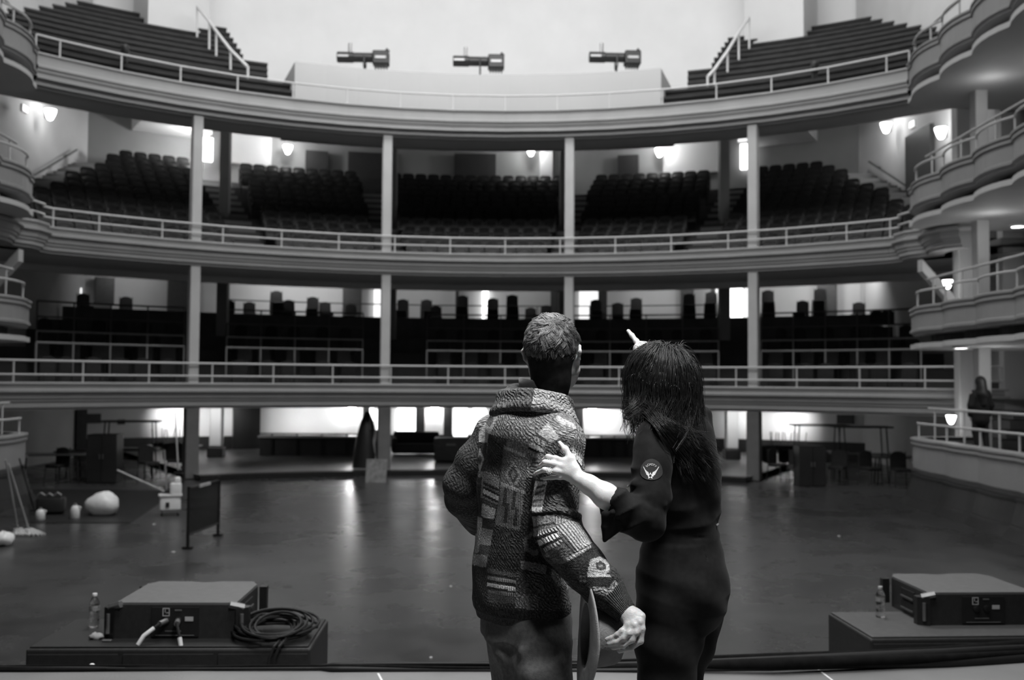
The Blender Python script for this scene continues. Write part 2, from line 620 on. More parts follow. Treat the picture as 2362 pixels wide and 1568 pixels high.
up_in = sweep_pts(UP_PATH, .12)
railing(UP_PATH, UP_T, 'pale single-bar railing of the upper gallery, crossing the white projection booth', [(.45, 1)], up_in[0:], .12)
mid_in = sweep_pts(MID_PATH, .08)
railing(MID_PATH, MID_T, 'pale two-bar railing of the middle balcony, in front of the rows of dark seats', [(.46, 1), (.22, .8)],
        [p for i, p in enumerate(mid_in) if 8 <= i < len(mid_in) - 8 or i in (2, 4, len(mid_in) - 3, len(mid_in) - 5)], .08)
low_in = sweep_pts(LOW_PATH, .08)
railing(LOW_PATH, LOW_T, 'pale two-bar railing of the lowest balcony, running behind both people', [(.52, 1), (.18, .85)], low_in[1:-1], .08)

# raised second rail where the curved bumps of the middle balcony end the row
# ================================================================ side boxes
def bays(x0, y0, n, dx, dy, bow):
    pts = []
    for k in range(n):
        xa, ya = x0 + dx * k, y0 + dy * k
        for j in range(6):
            t = j / 6
            pts.append((xa + dx * t - bow * math.sin(PI * t) ** .8, ya + dy * t))
    pts.append((x0 + dx * n, y0 + dy * n))
    return pts


BOX_R = [(13.3, 22.75), (10.5, 22.7), (10.12, 22.6), (9.92, 22.38)] + bays(9.85, 22.05, 6, -.085, -1.55, .16)
BOX_R0 = [(13.3, 22.75), (10.5, 22.7), (10.12, 22.6), (9.92, 22.38)] + bays(9.85, 22.05, 6, -.085, -1.55, .07)
LEV = [(0.36, -0.42), (3.27, 2.66), (6.06, 5.46), (8.95, 8.33)]
WORDL = ['floor-level', 'first-tier', 'second-tier', 'top-tier']
BOXM = M('box_fascia_paint', 0.30, 0.6, 0.06, 1.2)
BOXD = M('box_base_paint', 0.02, 0.5, 0.15, 1.2)
nt_ = 5
for lev, (zt, zb) in enumerate(LEV):
    for s in (1, -1):
        path = BOX_R if lev else BOX_R0
        if s < 0:
            path = mirror(path)
        # + offset is toward the hall here, so the profile is written with + toward the hall
        def sp(prof, closed=False):
            return MB().sweep(path, prof, closed)
        top = [(-.22, zt), (.03, zt), (.055, zt - .02), (.055, zt - .055), (.02, zt - .075), (.02, zt - .10), (.04, zt - .115), (.04, zt - .15), (0.0, zt - .175)]
        if lev:
            prof = top + [(0.0, zb + .13), (.035, zb + .11), (.035, zb + .06), (-.01, zb + .04), (-.02, zb), (-.4, zb)]
        else:
            prof = top + [(0.0, zb + .10), (-.02, zb + .06), (-.05, zb + .05), (-.06, zb)]
        struct('trim_%d' % nt_, sp(prof), BOXM)
        nt_ += 1
        if lev:
            struct('trim_%d' % nt_, sp([(-.4, zb), (-.4, zb - .2)]), BLACK)  # recess painted black, its shade put into the colour
            nt_ += 1
            n = len(path)
            edge = [(.0, zb - .2), (.0, zb - .30)]
            struct('ceiling_%d' % (nt_ + 5), sp([(-.5, zb - .2), (-.03, zb - .2), (-.0, zb - .22), (.0, zb - .29), (-.03, zb - .31)]).prism([(x - s * .03, y) for x, y in path] + ([(13.4, path[-1][1])] if s > 0 else [(-13.4, path[0][1])]), zb - .31, zb - .205), PALE)
        else:
            # slanting dark base under the floor-level box
            prof = [(-.06, zb), (.05, zb - .03), (.05, zb - .07), (.02, zb - .08), (.12, FLOOR_Z + .22), (.15, FLOOR_Z + .22), (.16, FLOOR_Z + .17), (.3, FLOOR_Z)]
            struct('trim_%d' % nt_, sp(prof), BOXD)
            nt_ += 1
        struct('floor_%d' % (nt_ + 5), MB().prism([(x + s * .1, y) for x, y in path] + ([(13.4, path[-1][1])] if s > 0 else [(-13.4, path[0][1])]), zt - .55, zt - .5), DARKG)
        pathr = [p for p in path if p[1] < 22.3]
        # railing of the box: a low bar following the bays and a higher straight one behind it
        r = empty('box_railing', (0, 0, 0), 0, 'pale two-bar railing on the %s side box %s' % (WORDL[lev], 'left of the floor' if s < 0 else 'right of the floor'), 'railing', 'side box railings')
        mb = MB().sweep(pathr, [(-.04, 0), (-.03, 0)])
        MB().tube([(mb.v[2 * i][0], mb.v[2 * i][1], zt + .33) for i in range(len(pathr))], .026, 8).build('top_rail', RAILM, r, True)
        hi = [p for i, p in enumerate(pathr)]
        A0, B0 = (pathr[0], pathr[-1])
        off = -.30 * s
        hp = [(A0[0] - off, A0[1], zt + .66), (B0[0] - off, B0[1], zt + .66)]
        MB().tube(hp, .026, 8).build('upper_rail', RAILM, r, True)
        for k in range(7):
            y = 22.05 - 1.55 * k + (-.05 if k == 0 else 0)
            x = s * (9.85 - .085 * k + .05)
            MB().tube([(x, y, zt - .05), (x, y, zt + .33)], .022, 6).build('post', RAILM, r, True)
            x2 = s * (9.85 - .085 * k + .30)
            MB().tube([(x2, y - .25, zt - .1), (x2, y - .25, zt + .66)], .022, 6).build('post', RAILM, r, True)

# inside the boxes: rear walls, end walls, columns and a stair flight
for s, nm in ((-1, 'left'), (1, 'right')):
    struct('wall_box_' + nm, MB().box((s * 12.95, 16.5, 4.5), (.2, 12.2, 11.2)), PALE)
    struct('column', MB().rbox((s * 11.02, 21.35, 4.3), (.28, .28, 8.9), .03), COLM)
    struct('column', MB().rbox((s * 11.55, 22.95, 4.2), (.62, .3, 8.8), .03), PALE)
    struct('column', MB().rbox((s * 10.9, 16.8, 4.3), (.28, .28, 8.9), .03), COLM)
    for z0 in (2.95,):
        mb = MB()
        a, b = Vector((s * 10.45, 22.95, z0 + 1.55)), Vector((s * 11.25, 22.95, z0 + .65))
        d = (b - a)
        mb.add([a + Vector((0, 0, 0)), b, b + Vector((0, 0, -.28)), a + Vector((0, 0, -.28)),
                a + Vector((0, .25, 0)), b + Vector((0, .25, 0)), b + Vector((0, .25, -.28)), a + Vector((0, .25, -.28))],
               [(0, 1, 2, 3), (7, 6, 5, 4), (0, 4, 5, 1), (1, 5, 6, 2), (2, 6, 7, 3), (3, 7, 4, 0)])
        struct('beam', mb, PALE)
    # end wall between the boxes and the balconies
    struct('wall_end_' + nm, MB().box((s * 13.1, 23.3, 4.5), (1.2, .25, 11.2)), PALE)
    struct('floor_box_' + nm, MB().box((s * 11.6, 16.6, -.18), (3.2, 12.2, .08)), DARKG)
# small stair blocks seen behind the columns of the right-hand floor box
mb = MB()
for k in range(5):
    mb.box((12.2, 22.4 - .0 * k, .0 + .22 * k), (1.0 - .16 * k, .9, .2))
struct('floor_stair_right', mb, DARKG)

# ================================================================ wall lamps, signs, doors
GLOWB2 = M('globe_glow', 0.8, 0.5, 0, emit=40.0)
BRASS = M('lamp_bracket', 0.06, 0.4, 0.1, 10)
sc0 = None


def sconce(p, nrm, label, power, group='half-bowl wall lamps', sc=1.0):
    "half-bowl wall lamp: a bracket plate, a lit bowl"
    n = Vector((nrm[0], nrm[1], 0)).normalized()
    rz = math.atan2(n.y, n.x) + PI / 2
    e = empty('wall_lamp', p, rz, label, 'lamp', group)
    prof = [(0.03, -.20), (.07, -.18), (.12, -.08), (.16, .04), (.175, .12), (.165, .12), (.10, .05)]
    MB().lathe([(r * sc, z * sc) for r, z in prof], (0, -.12, 0), 16).build('bowl', GLOW, e, True)
    MB().rbox((0, .0, .0), (.16 * sc, .05, .34 * sc), .012).build('bracket', BRASS, e)
    lamp('wall_lamp_light', 'POINT', (p[0] + n.x * .6, p[1] + n.y * .6, p[2] + .2), power, .12)
    return e


def on_r(px, py, r):
    "point of the cylinder of radius r (about the balcony centre) seen at a pixel"
    d = ray(px, py)
    ax, ay = d[0], d[1]
    a = ax * ax + ay * ay
    b = -2 * ay * ARC_C
    c = ARC_C ** 2 - r * r
    t = (-b + math.sqrt(b * b - 4 * a * c)) / (2 * a)
    return CAM + d * t


def on_x(px, py, x):
    d = ray(px, py)
    return CAM + d * (x / d[0])


for px, py, lb in ((663, 345, 'glowing half-bowl wall lamp between the tan column and a dark door, middle balcony left block'),
                   (1225, 350, 'glowing half-bowl wall lamp right of the widest dark door, middle balcony'),
                   (1522, 352, 'glowing half-bowl wall lamp on the middle balcony wall, just right of a narrow dark door')):
    p = on_r(px, py, BACK_R - .1)
    sconce(p, (-p[0], ARC_C - p[1]), lb, 75)
for px, py, x, lb in ((107, 262, -13.3, 'glowing wall lamp on the left side wall above the middle balcony stair rail'),
                      (2052, 293, 13.3, 'glowing wall lamp on the right side wall, left of a dark door'),
                      (2180, 305, 13.3, 'glowing wall lamp on the right side wall seen through the second-tier box railing')):
    p = on_x(px, py, x)
    sconce(p, (-x, 0), lb, 40)
for px, py, x, lb in ((2188, 965, 11.25, 'small glowing lamp behind the railing of the floor-level box on the right'),
                      (2180, 655, 11.2, 'small glowing lamp behind the railing of the first-tier box on the right')):
    p = W(px, py, 22.6)
    sconce(p, (0, -1), lb, 2.5, sc=.62)


def panel(px0, py0, px1, py1, r, depth, name, mat, inset=0.0, kind='structure'):
    "upright panel on a cylinder of radius r covering a pixel rectangle"
    a, b = on_r(px0, py1, r), on_r(px1, py1, r)
    c = on_r((px0 + px1) / 2, py0, r)
    mid = (Vector(a) + Vector(b)) / 2
    d = Vector((b[0] - a[0], b[1] - a[1], 0))
    w = d.length
    rz = math.atan2(d.y, d.x)
    z0, z1 = (a[2] + b[2]) / 2, c[2]
    o = MB().box((mid.x, mid.y, (z0 + z1) / 2), (w, depth, abs(z1 - z0)), rz).build(name, mat)
    return tag(o, kind=kind)


DOORM = M('dark_door', 0.03, 0.5, 0.15, 2)
nd = 1
for (x0, y0, x1, y1) in ((703, 349, 755, 470), (801, 353, 882, 500), (1047, 356, 1143, 470), (1425, 359, 1473, 470), (1245, 335, 1274, 470)):
    panel(x0, y0, x1, y1, BACK_R + .12, .25, 'door_%d' % nd, DOORM if nd != 5 else SOFFIT)
    nd += 1
for x0, y0, x1, y1 in ((466, 318, 490, 372), (1708, 332, 1736, 390)):
    panel(x0, y0, x1, y1, BACK_R + .15, .2, 'window_%d' % nd, GLOWB)  # glowing panels stand in for the bright doorways
    nd += 1
# pale and grey bays in the wall beside the doors
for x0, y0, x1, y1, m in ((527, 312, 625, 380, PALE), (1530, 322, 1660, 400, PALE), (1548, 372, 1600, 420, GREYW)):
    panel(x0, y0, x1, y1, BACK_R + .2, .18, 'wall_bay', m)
p = on_x(2120, 380, 13.42)
tag(MB().box((13.42, p[1], p[2] - .4), (.12, 1.7, 2.9)).build('door_%d' % nd, DOORM), kind='structure')
nd += 1
for px, py, lb in ((478, 304, 'small lit exit sign beside the leftmost tan column, above a bright doorway'), (1713, 322, 'small lit exit sign beside the rightmost tan column, above a bright doorway')):
    p = on_r(px, py, BACK_R - 2.2)
    rz = math.atan2(p[0], p[1] - ARC_C)
    e = empty('exit_sign', p, -rz, lb, 'sign', 'exit signs')
    MB().rbox((0, 0, 0), (.36, .07, .22), .02).build('housing', WHITEP, e)
    MB().box((0, -.045, 0), (.31, .02, .17)).build('lit_face', M('sign_face_glow', .8, .5, 0, emit=1.3), e)
    MB().tube([(0, 0, .1), (0, 0, .9)], .012, 6).build('hanger', BLACKM, e)
for px, py, x, lb in ((55, 251, -13.3, 'small lit sign on the left side wall, left of the wall lamp'), (2106, 287, 13.3, 'small lit sign above the dark door on the right side wall')):
    p = on_x(px, py, x)
    e = empty('exit_sign', p, 0, lb, 'sign', 'exit signs')
    MB().rbox((0, 0, 0), (.07, .36, .24), .02).build('housing', WHITEP, e)
    MB().box((-.045 if x > 0 else .045, 0, 0), (.02, .3, .19)).build('lit_face', MATS['sign_face_glow'], e)
p = on_r(480, 350, BACK_R - 1.2)
e = empty('work_light', p, 0, 'bare dazzling work light under the exit sign by the leftmost column', 'lamp')
MB().lathe([(.02, -.12), (.10, -.07), (.13, 0), (.10, .08), (.03, .12)], (0, 0, 0), 14).build('bulb', M('work_glow', .8, .5, 0, emit=40), e, True)
MB().tube([(0, 0.0, .1), (0, .02, .35)], .02, 6).build('socket', BLACKM, e)
lamp('work_lamp_light', 'POINT', (p[0], p[1] - .3, p[2]), 220, .12)

# lit recesses behind the lower balcony --------------------------------
for (x0, x1, m) in ((164, 186, GLOWW), (862, 880, GLOWW), (1112, 1126, GLOWB), (1336, 1380, GLOWW), (1652, 1668, GLOWW), (1685, 1712, GLOWB), (1720, 1729, GLOWW)):
    panel(x0, 664, x1, 742, BACK_R + .12, .2, 'window_%d' % nd, m)  # glowing panels stand in for lit door openings
    nd += 1
for (x0, y0, x1, y1) in ((135, 640, 162, 745), (385, 640, 440, 745), (218, 640, 262, 700), (790, 640, 833, 745), (1050, 640, 1058, 745), (1270, 640, 1300, 745), (1380, 640, 1400, 745), (1570, 640, 1600, 745), (1640, 640, 1650, 745), (1886, 640, 1930, 745), (1996, 640, 2020, 745)):
    panel(x0, y0, x1, y1, BACK_R + .02, .2, 'column', DARKG)
# horizontal rail along the wall of the promenade
pts = [on_r(px, 702, BACK_R - .5) for px in range(520, 1700, 60)]
e = empty('wall_rail', (0, 0, 0), 0, 'thin handrail along the rear promenade wall of the lowest balcony', 'railing')
zr = sum(p[2] for p in pts) / len(pts)
MB().tube([(p[0], p[1], zr) for p in pts], .025, 6).build('top_rail', DARKG, e, True)
for p in pts[::2]:
    MB().tube([(p[0], p[1], zr), (p[0], p[1], zr - .9)], .02, 6).build('post', DARKG, e, True)

# ground-floor lobby: bright windows, wall lamps, pale columns ----------
for (x0, y0, x1, y1) in ((916, 945, 958, 1008), (1046, 945, 1078, 1006), (1090, 945, 1120, 1006), (852, 945, 862, 970), (869, 948, 877, 1000)):
    panel(x0, y0 - 4, x1, y1, BACK_R - .02, .12, 'window_%d' % nd, GLOWB)
    nd += 1
for px, py, lb in ((812, 944, 'round glowing wall globe above the lobby counter left of the man'), (1003, 943, 'round glowing wall globe between the bright lobby windows'), (1366, 944, 'round glowing wall globe in the lobby between the man and the woman')):
    p = on_r(px, py, BACK_R - .35)
    e = empty('globe_lamp', p, 0, lb, 'lamp', 'lobby globe lamps')
    MB().lathe([(.02, -.16), (.1, -.125), (.155, -.04), (.155, .04), (.1, .125), (.02, .16)], (0, 0, 0), 16).build('globe', GLOWB2, e, True)
    MB().tube([(0, .0, -.15), (0, .02, -.24), (0, .25, -.26)], .03, 8).build('bracket', BRASS, e, True)
    lamp('globe_light', 'POINT', (p[0] * .98, p[1] - .55, p[2] - .05), 16, .15)
for px, y, pw in ((400, 35.0, 170), (690, 35.8, 120), (1410, 35.8, 120), (1830, 34.6, 150), (1720, 35.5, 60), (520, 35.5, 60)):
    q = W(px, 950, y)
    lamp('lobby_light', 'AREA', (q[0], q[1], .72), pw * .14, .5, aim=(q[0] * 1.03, q[1] + 2.2, -.1), spread=math.radians(95))
DKB = M('dark_lobby_wood', 0.025, 0.45, 0.2, 2)
for (x0, x1) in ((128, 152), (172, 196), (535, 597), (835, 850), (958, 978), (1022, 1042), (1320, 1345), (2008, 2035), (2096, 2130)):
    panel(x0, 930, x1, 1090, BACK_R - .08, .3, 'column', DKB if x0 not in (128, 172) else DARKG)
# dado: dark panelling below the white wall
for d0, d1 in ((-38, 38),):
    struct('baseboard_back', wall_arc(BACK_R - .02, FLOOR_Z, -.50, d0, d1, thick=.06), DKB)
for px in (499, 1687):
    p = W(px, 1040, 33.0)
    zb = FLOOR_Z + .15
    struct('column', MB().rbox((p[0], p[1], (zb + .35 + LOW_B) / 2), (.38, .38, LOW_B - zb - .35), .03), WHITE)
    struct('column_base', MB().rbox((p[0], p[1], zb + .17), (.5, .5, .34), .03), DKB)
    lamp('column_light', 'AREA', (p[0], p[1] - 1.3, .7), 16, .3, aim=(p[0], p[1], 0))
# ceiling of the lower balcony promenade: lamps that light its rear wall
for px, pw in ((320, 26), (640, 50), (760, 50), (980, 24), (1200, 24), (1490, 34), (1620, 30), (1840, 50), (1960, 50)):
    q = on_r(px, 640, BACK_R - 1.6)
    lamp('promenade_light', 'AREA', (q[0], q[1], 5.55), pw * .5, .5, aim=(q[0] * 1.06, q[1] + 1.6, 4.2))
# ceiling lights in the side boxes
for px, py, lev, lb in ((2347, 521, 2, 'round downlight glowing in the ceiling of the first-tier box on the right'), (2216, 801, 1, 'round downlight glowing in the ceiling of the floor-level box on the right')):
    z = LEV[lev][1] - .33
    p = G(px, py, z)
    e = empty('ceiling_downlight', p, 0, lb, 'lamp', 'side box downlights')
    MB().lathe([(.13, 0), (.13, .03)], (0, 0, -.02), 16).build('diffuser', GLOW, e)
    MB().lathe([(.13, -.025), (.165, -.025), (.165, .03), (.13, .03)], (0, 0, 0), 16, cap=False).build('trim_ring', WHITEP, e)
for lev in (1, 2, 3):
    lamp('unseen_box_light', 'POINT', (10.75, 20.3, LEV[lev][1] - .75), 6, .1)  # unseen lamp added inside each right box to brighten its column
for s in (-1, 1):
    for lev in (1, 2, 3):
        z = LEV[lev][1] - .45
        lamp('unseen_box_light', 'POINT', (s * 11.9, 18.6, z - .3), 22 if s > 0 else 10, .2)
# ================================================================ middle balcony seats
def slab_curve(w, prof, n=7, curve=0.0):
    "upholstered slab: profile in (y,z), swept across the width with a slight curve and rounded ends"
    vs, fs = [], []
    m = len(prof)
    cy = sum(p[0] for p in prof) / m
    cz = sum(p[1] for p in prof) / m
    for i in range(n):
        t = -1 + 2 * i / (n - 1)
        k = 1.0 if abs(t) < .95 else .8
        for y, z in prof:
            vs.append((t * w / 2, cy + (y - cy) * k + curve * (t * t), cz + (z - cz) * (k if z > cz else 1) - .035 * abs(t) ** 4 * (z > cz)))
    for i in range(n - 1):
        for j in range(m):
            l = (j + 1) % m
            fs.append((i * m + j, (i + 1) * m + j, (i + 1) * m + l, i * m + l))
    fs += [tuple(range(m)), tuple((n - 1) * m + j for j in range(m - 1, -1, -1))]
    return vs, fs


# the audience faces the stage (-Y)
BACKP = [(.02, .40), (.10, .86), (.13, .90), (.17, .90), (.19, .86), (.10, .40)]
PANP = [(-.04, .38), (.02, .74), (.055, .77), (.085, .74), (.07, .40), (.02, .36)]
BACKP, PANP = [(y * .9, z * .9) for y, z in BACKP], [(y * .9, z * .9) for y, z in PANP]
back_v = slab_curve(.435, BACKP, 7, -.03)
pan_v = slab_curve(.40, PANP, 5, 0)
arm = MB()
for sx in (-1, 1):
    arm.box((sx * .232, .02, .54), (.035, .28, .035)).box((sx * .232, .07, .27), (.03, .08, .54))

seats = []
BLOCKS = [('far-left', -49, -25.5), ('inner-left', -21.8, -10.6), ('centre', -8.2, 8.0), ('inner-right', 10.2, 21.6), ('far-right', 25.0, 46)]
for i in range(ROWS):
    r = ROW_R0 + ROW_D * i + .22
    z = ROW_Z0 + ROW_DZ * i
    for nm, d0, d1 in BLOCKS:
        pitch = math.degrees(.475 / r)
        n = int((d1 - d0) / pitch)
        off = (d1 - d0 - n * pitch) / 2 + pitch / 2
        if nm == 'far-left':
            ds = [d1 - pitch * (k + .5) for k in range(n)][::-1]
        else:
            ds = [d0 + (off if nm not in ('far-right',) else pitch / 2) + pitch * k for k in range(n)]
        q = []
        for d in ds:
            a = math.radians(d)
            x, y = r * math.sin(a), ARC_C + r * math.cos(a)
            if abs(x) < 12.3 - .17 * max(0, 7 - i) * 0:
                q.append((x, y, a))
        for j, (x, y, a) in enumerate(q):
            seats.append((math.hypot(x, y), i, nm, j, x, y, z, a))
# the 300 nearest seats stand as things of their own
vis = sorted(seats)
SEAT0 = empty('theatre_seat', (0, 0, 0), 0, 'x', 'seat', 'folding seats of the middle balcony')
MB().add(*back_v).build('backrest', SEATV, SEAT0, True)
MB().add(*pan_v).build('folded_seat', SEATV, SEAT0, True)
for sx in (-1, 1):
    MB().box((sx * .232, .02, .54), (.008, .28, .035)).box((sx * .232, .07, .27), (.008, .08, .54)).build('armrest', SEATP, SEAT0)
rest = MB()
for n, (_, i, nm, j, x, y, z, a) in enumerate(vis):
    if n < 300:
        lb = 'dark folding seat, %s from left in %s row up, %s block, middle balcony' % (ORD[j], ORD[i], nm)
        if n == 0:
            SEAT0.location = (x, y, z)
            SEAT0.rotation_euler = (0, 0, -a)
            SEAT0['label'] = lb
        else:
            dup(SEAT0, (x, y, z), -a, lb)
    else:
        c, s_ = math.cos(-a), math.sin(-a)
        for vs, fs in (back_v, pan_v, (arm.v, arm.f)):
            rest.add([(x + v[0] * c - v[1] * s_, y + v[0] * s_ + v[1] * c, z + v[2]) for v in vs], fs)
o = rest.build('theatre_seat_rows', SEATV, None, True)
tag(o, 'upper rows of dark folding seats at the rear of the middle balcony', 'seats', kind='stuff')
# side steps beside the outer blocks
for s in (-1, 1):
    mb = MB()
    for i in range(ROWS):
        z = ROW_Z0 + ROW_DZ * i
        r = ROW_R0 + ROW_D * i
        y = ARC_C + math.sqrt(max(r * r - 12.9 ** 2, 1))
        mb.box((s * 12.95, y + .5, z + .09), (1.2, 1.2, .16))
    struct('floor_stair_' + ('left_two' if s < 0 else 'right_two'), mb, GREYW)
    # aisle stairs between the blocks
    for a0 in (9.3, 23.4):
        mb = MB()
        for i in range(ROWS - 1):
            r = ROW_R0 + ROW_D * i + .6
            a = math.radians(s * a0)
            mb.box((r * math.sin(a), ARC_C + r * math.cos(a), ROW_Z0 + ROW_DZ * i + .09), (1.0, .4, .18), -a)
        struct('floor_stair_aisle', mb, GREYW)
    hp = []
    for t in (0, 1):
        y = 33.5 - t * 6
        hp.append((s * 13.42, y, 5.9 + (ROW_DZ / ROW_D) * (y - 27.5) + .4))
    e = empty('wall_handrail', (0, 0, 0), 0, 'dark sloping handrail on the %s side wall of the middle balcony' % ('left' if s < 0 else 'right'), 'railing')
    MB().tube(hp, .03, 6).build('top_rail', DARKG, e)
    for t in (.1, .5, .9):
        q = Vector(hp[0]).lerp(Vector(hp[1]), t)
        MB().tube([q, q + Vector((s * .17, 0, -.05))], .02, 6).build('wall_bracket', DARKG, e)

# ================================================================ gallery stair rails
for s in (-1, 1):
    nm = 'left' if s < 0 else 'right'
    e = empty('stair_railing', (0, 0, 0), 0, 'pale sloping stair rail with tall posts on the %s gallery steps' % nm, 'railing', 'gallery stair rails')
    if s < 0:
        L = [((572, 155), (572, 212), 29.8), ((532, 115), (532, 205), 30.6), ((499, 72), (499, 158), 32.0), ((483, 50), (483, 136), 32.6), ((455, 15), (455, 92), 34.0)]
    else:
        L = [((1632, 178), (1632, 236), 29.7), ((1648, 160), (1648, 234), 30.1), ((1678, 118), (1678, 198), 31.2), ((1704, 75), (1704, 158), 32.6), ((1728, 40), (1728, 118), 34.0)]
    tops = []
    for (a, b, Y) in L:
        t, q = W(a[0], a[1], Y), W(b[0], b[1], Y)
        tops.append(t)
        MB().tube([q - np.array([0, 0, .25]), t], .035, 6).build('post', RAILM, e, True)
    MB().tube(tops, .05, 8).build('top_rail', RAILM, e, True)

# ================================================================ spotlights on the booth, lamps on the gallery rail
def follow_spot(px, py, Y, label, first=None):
    p = W(px, py, Y)
    if first is not None:
        return dup(first, p, first.rotation_euler.z, label)
    e = empty('follow_spot', p, 0, label, 'spotlight', 'long spotlights above the booth')
    m = Matrix.Rotation(PI / 2, 3, 'Y')
    R = Matrix.Rotation(math.radians(90), 3, 'Y') @ Matrix.Identity(3)
    MB().lathe([(.155, -.82), (.17, -.80), (.17, -.32), (.15, -.30), (.15, .28), (.13, .30)], (0, 0, 0), 16, mat=R).build('lens_tube', BLACKM, e, True)
    mb = MB().rbox((.56, 0, -.03), (.52, .42, .46), .05)
    for k in range(5):
        mb.box((.38 + .09 * k, 0, -.29), (.04, .3, .07))
    mb.build('lamp_house', BLACKM, e)
    MB().box((-.62, -.17, 0), (.34, .03, .07)).build('side_slot', STEEL, e)
    MB().box((.56, -.22, -.04), (.34, .03, .08)).build('side_slot', STEEL, e)
    MB().tube([(-.42, 0, .15), (-.42, 0, .45)], .06, 8).build('top_handle', M('grey_metal', .25, .4, .1, 10, metal=.5), e)
    MB().tube([(.7, 0, .2), (.74, 0, .28), (.8, 0, .2)], .05, 8).build('vent_cap', BLACKM, e)
    mb = MB().tube([(.05, .24, 0), (.05, .26, -.3), (.05, 0, -.42), (.05, -.26, -.3), (.05, -.24, 0)], .03, 6)
    mb.tube([(.05, 0, -.42), (.05, 0, -1.3)], .04, 8).build('yoke_stand', BLACKM, e)
    return e


f1 = follow_spot(838, 133, 31.2, 'long black spotlight above the white booth, leftmost of three')
follow_spot(1104, 142, 31.6, 'long black spotlight above the middle of the white booth', f1)
follow_spot(1418, 133, 31.2, 'long black spotlight above the white booth, rightmost of three', f1)
for px, y0, lb in ((288, 104, 'small black spotlight clamped on the gallery railing, above the left boards'), (1879, 143, 'small black spotlight clamped on the gallery railing, above the right boards')):
    p = W(px, y0 + 16, 26.9 if px < 1000 else 27.4)
    e = empty('rail_spotlight', p, 0, lb, 'spotlight', 'clamped rail spotlights')
    MB().lathe([(.08, -.16), (.11, -.14), (.12, .1), (.08, .16)], (0, 0, .05), 12, mat=Matrix.Rotation(.35, 3, 'X')).build('housing', BLACKM, e, True)
    MB().box((0, 0, -.22), (.14, .12, .16)).build('clamp', BLACKM, e)
    MB().tube([(0, .0, -.2), (0, 0, .0)], .03, 6).build('yoke', BLACKM, e)

# ================================================================ lower balcony: tier rails and banquet chairs
CHV = M('chair_fabric', 0.02, 0.7, 0.25, 20)
CHF = M('chair_frame', 0.05, 0.35, 0.2, 10, metal=.4)
TRAIL = M('tier_rail_paint', 0.30, 0.5, 0.1, 4)
SEG = [(100, 432, 'behind the far-left bay'), (528, 838, 'left of the second tan column'), (985, 1662, 'behind both people'), (1762, 2140, 'right of the rightmost tan column')]
for k, (o_, zt) in enumerate(((2.0, 2.50), (3.5, 2.87), (5.0, 3.36), (6.5, 3.92))):
    for x0, x1, nm in SEG:
        if k == 3 and x0 == 985:
            x0 = 985
        P = [at_off(px - 1100, ARC_R + o_) for px in np.linspace(x0, x1, 2 + int((x1 - x0) / 85))]
        e = empty('tier_railing', (0, 0, 0), 0, 'thin grey rail, %s step of lowest balcony, %s' % (ORD[k], nm), 'railing', 'tier rails of the lowest balcony')
        m_ = TRAIL if k < 2 else M('tier_rail_dark', 0.09, 0.5, 0.1, 4)  # darker tone on the rails further back
        MB().tube([(x, y, zt) for x, y in P], .03, 6).build('top_rail', m_, e, True)
        for x, y in P:
            MB().tube([(x, y, zt - .88), (x, y, zt)], .025, 6).build('post', m_, e)


def rounded_back(w, h, z0, y0, t):
    pts = [(-w / 2, z0)] + [(w / 2 * math.cos(PI - PI * k / 10) * (1 if 0 < k < 10 else 1), z0 + h - w * .28 + w * .28 * math.sin(PI * k / 10)) for k in range(11)] + [(w / 2, z0)]
    m = Matrix(((1, 0, 0, 0), (0, 0, 1, y0), (0, 1, 0, 0), (0, 0, 0, 1)))
    return MB().prism(pts, -t / 2, t / 2, m)


CH0 = empty('banquet_chair', (0, 0, 0), 0, 'x', 'chair', 'stacked banquet chairs')
rounded_back(.40, .44, .47, .19, .03).build('backrest', CHV, CH0)
MB().rbox((0, 0, .45), (.42, .42, .07), .03).build('seat', CHV, CH0)
mb = MB()
for sx in (-1, 1):
    mb.tube([(sx * .20, -.18, .42), (sx * .22, -.21, 0)], .013, 6)
    mb.tube([(sx * .20, .22, .90), (sx * .205, .19, .44), (sx * .22, .24, 0)], .013, 6)
mb.tube([(-.2, -.18, .41), (.2, -.18, .41)], .012, 6)
mb.build('frame', CHF, CH0)
STK = [(531, 694), (580, 694), (640, 672), (666, 693), (722, 684), (754, 694), (808, 700), (928, 690), (985, 693), (1006, 706), (1066, 684), (1136, 688), (1181, 678), (1222, 707),
       (1258, 702), (1376, 690), (1426, 698), (1469, 686), (1593, 676), (1645, 672), (1778, 667), (1856, 690), (1902, 664), (1990, 705), (2030, 733), (2058, 734), (300, 690), (208, 700)]
LEFTN = ['nearest the leftmost column', '']
first = True
for k, (px, yt) in enumerate(STK):
    rr = ARC_R + (8.35 if k % 3 else 7.9)
    if px > 2010:
        rr = ARC_R + 6.9
    fz = 3.45 if px < 2010 else 3.05
    x, y = at_off(px - 1100, rr)
    p = on_r(px, yt, rr)
    nst = max(1, min(8, int(round((p[2] - fz - .9) / .085)) + 1))
    rz = -math.atan2(x, y - ARC_C) + RNG.uniform(-.25, .25)
    for j in range(nst):
        lb = 'dark chair on the rear promenade, %s from the bottom, %s stack from the left' % (ORD[j], ORD[sorted(q[0] for q in STK).index(px)])
        loc = (x + .034 * j * math.sin(rz), y - .034 * j * math.cos(rz), fz + .085 * j)
        if first:
            CH0.location = loc
            CH0.rotation_euler = (0, 0, rz)
            CH0['label'] = lb
            first = False
        else:
            dup(CH0, loc, rz, lb)
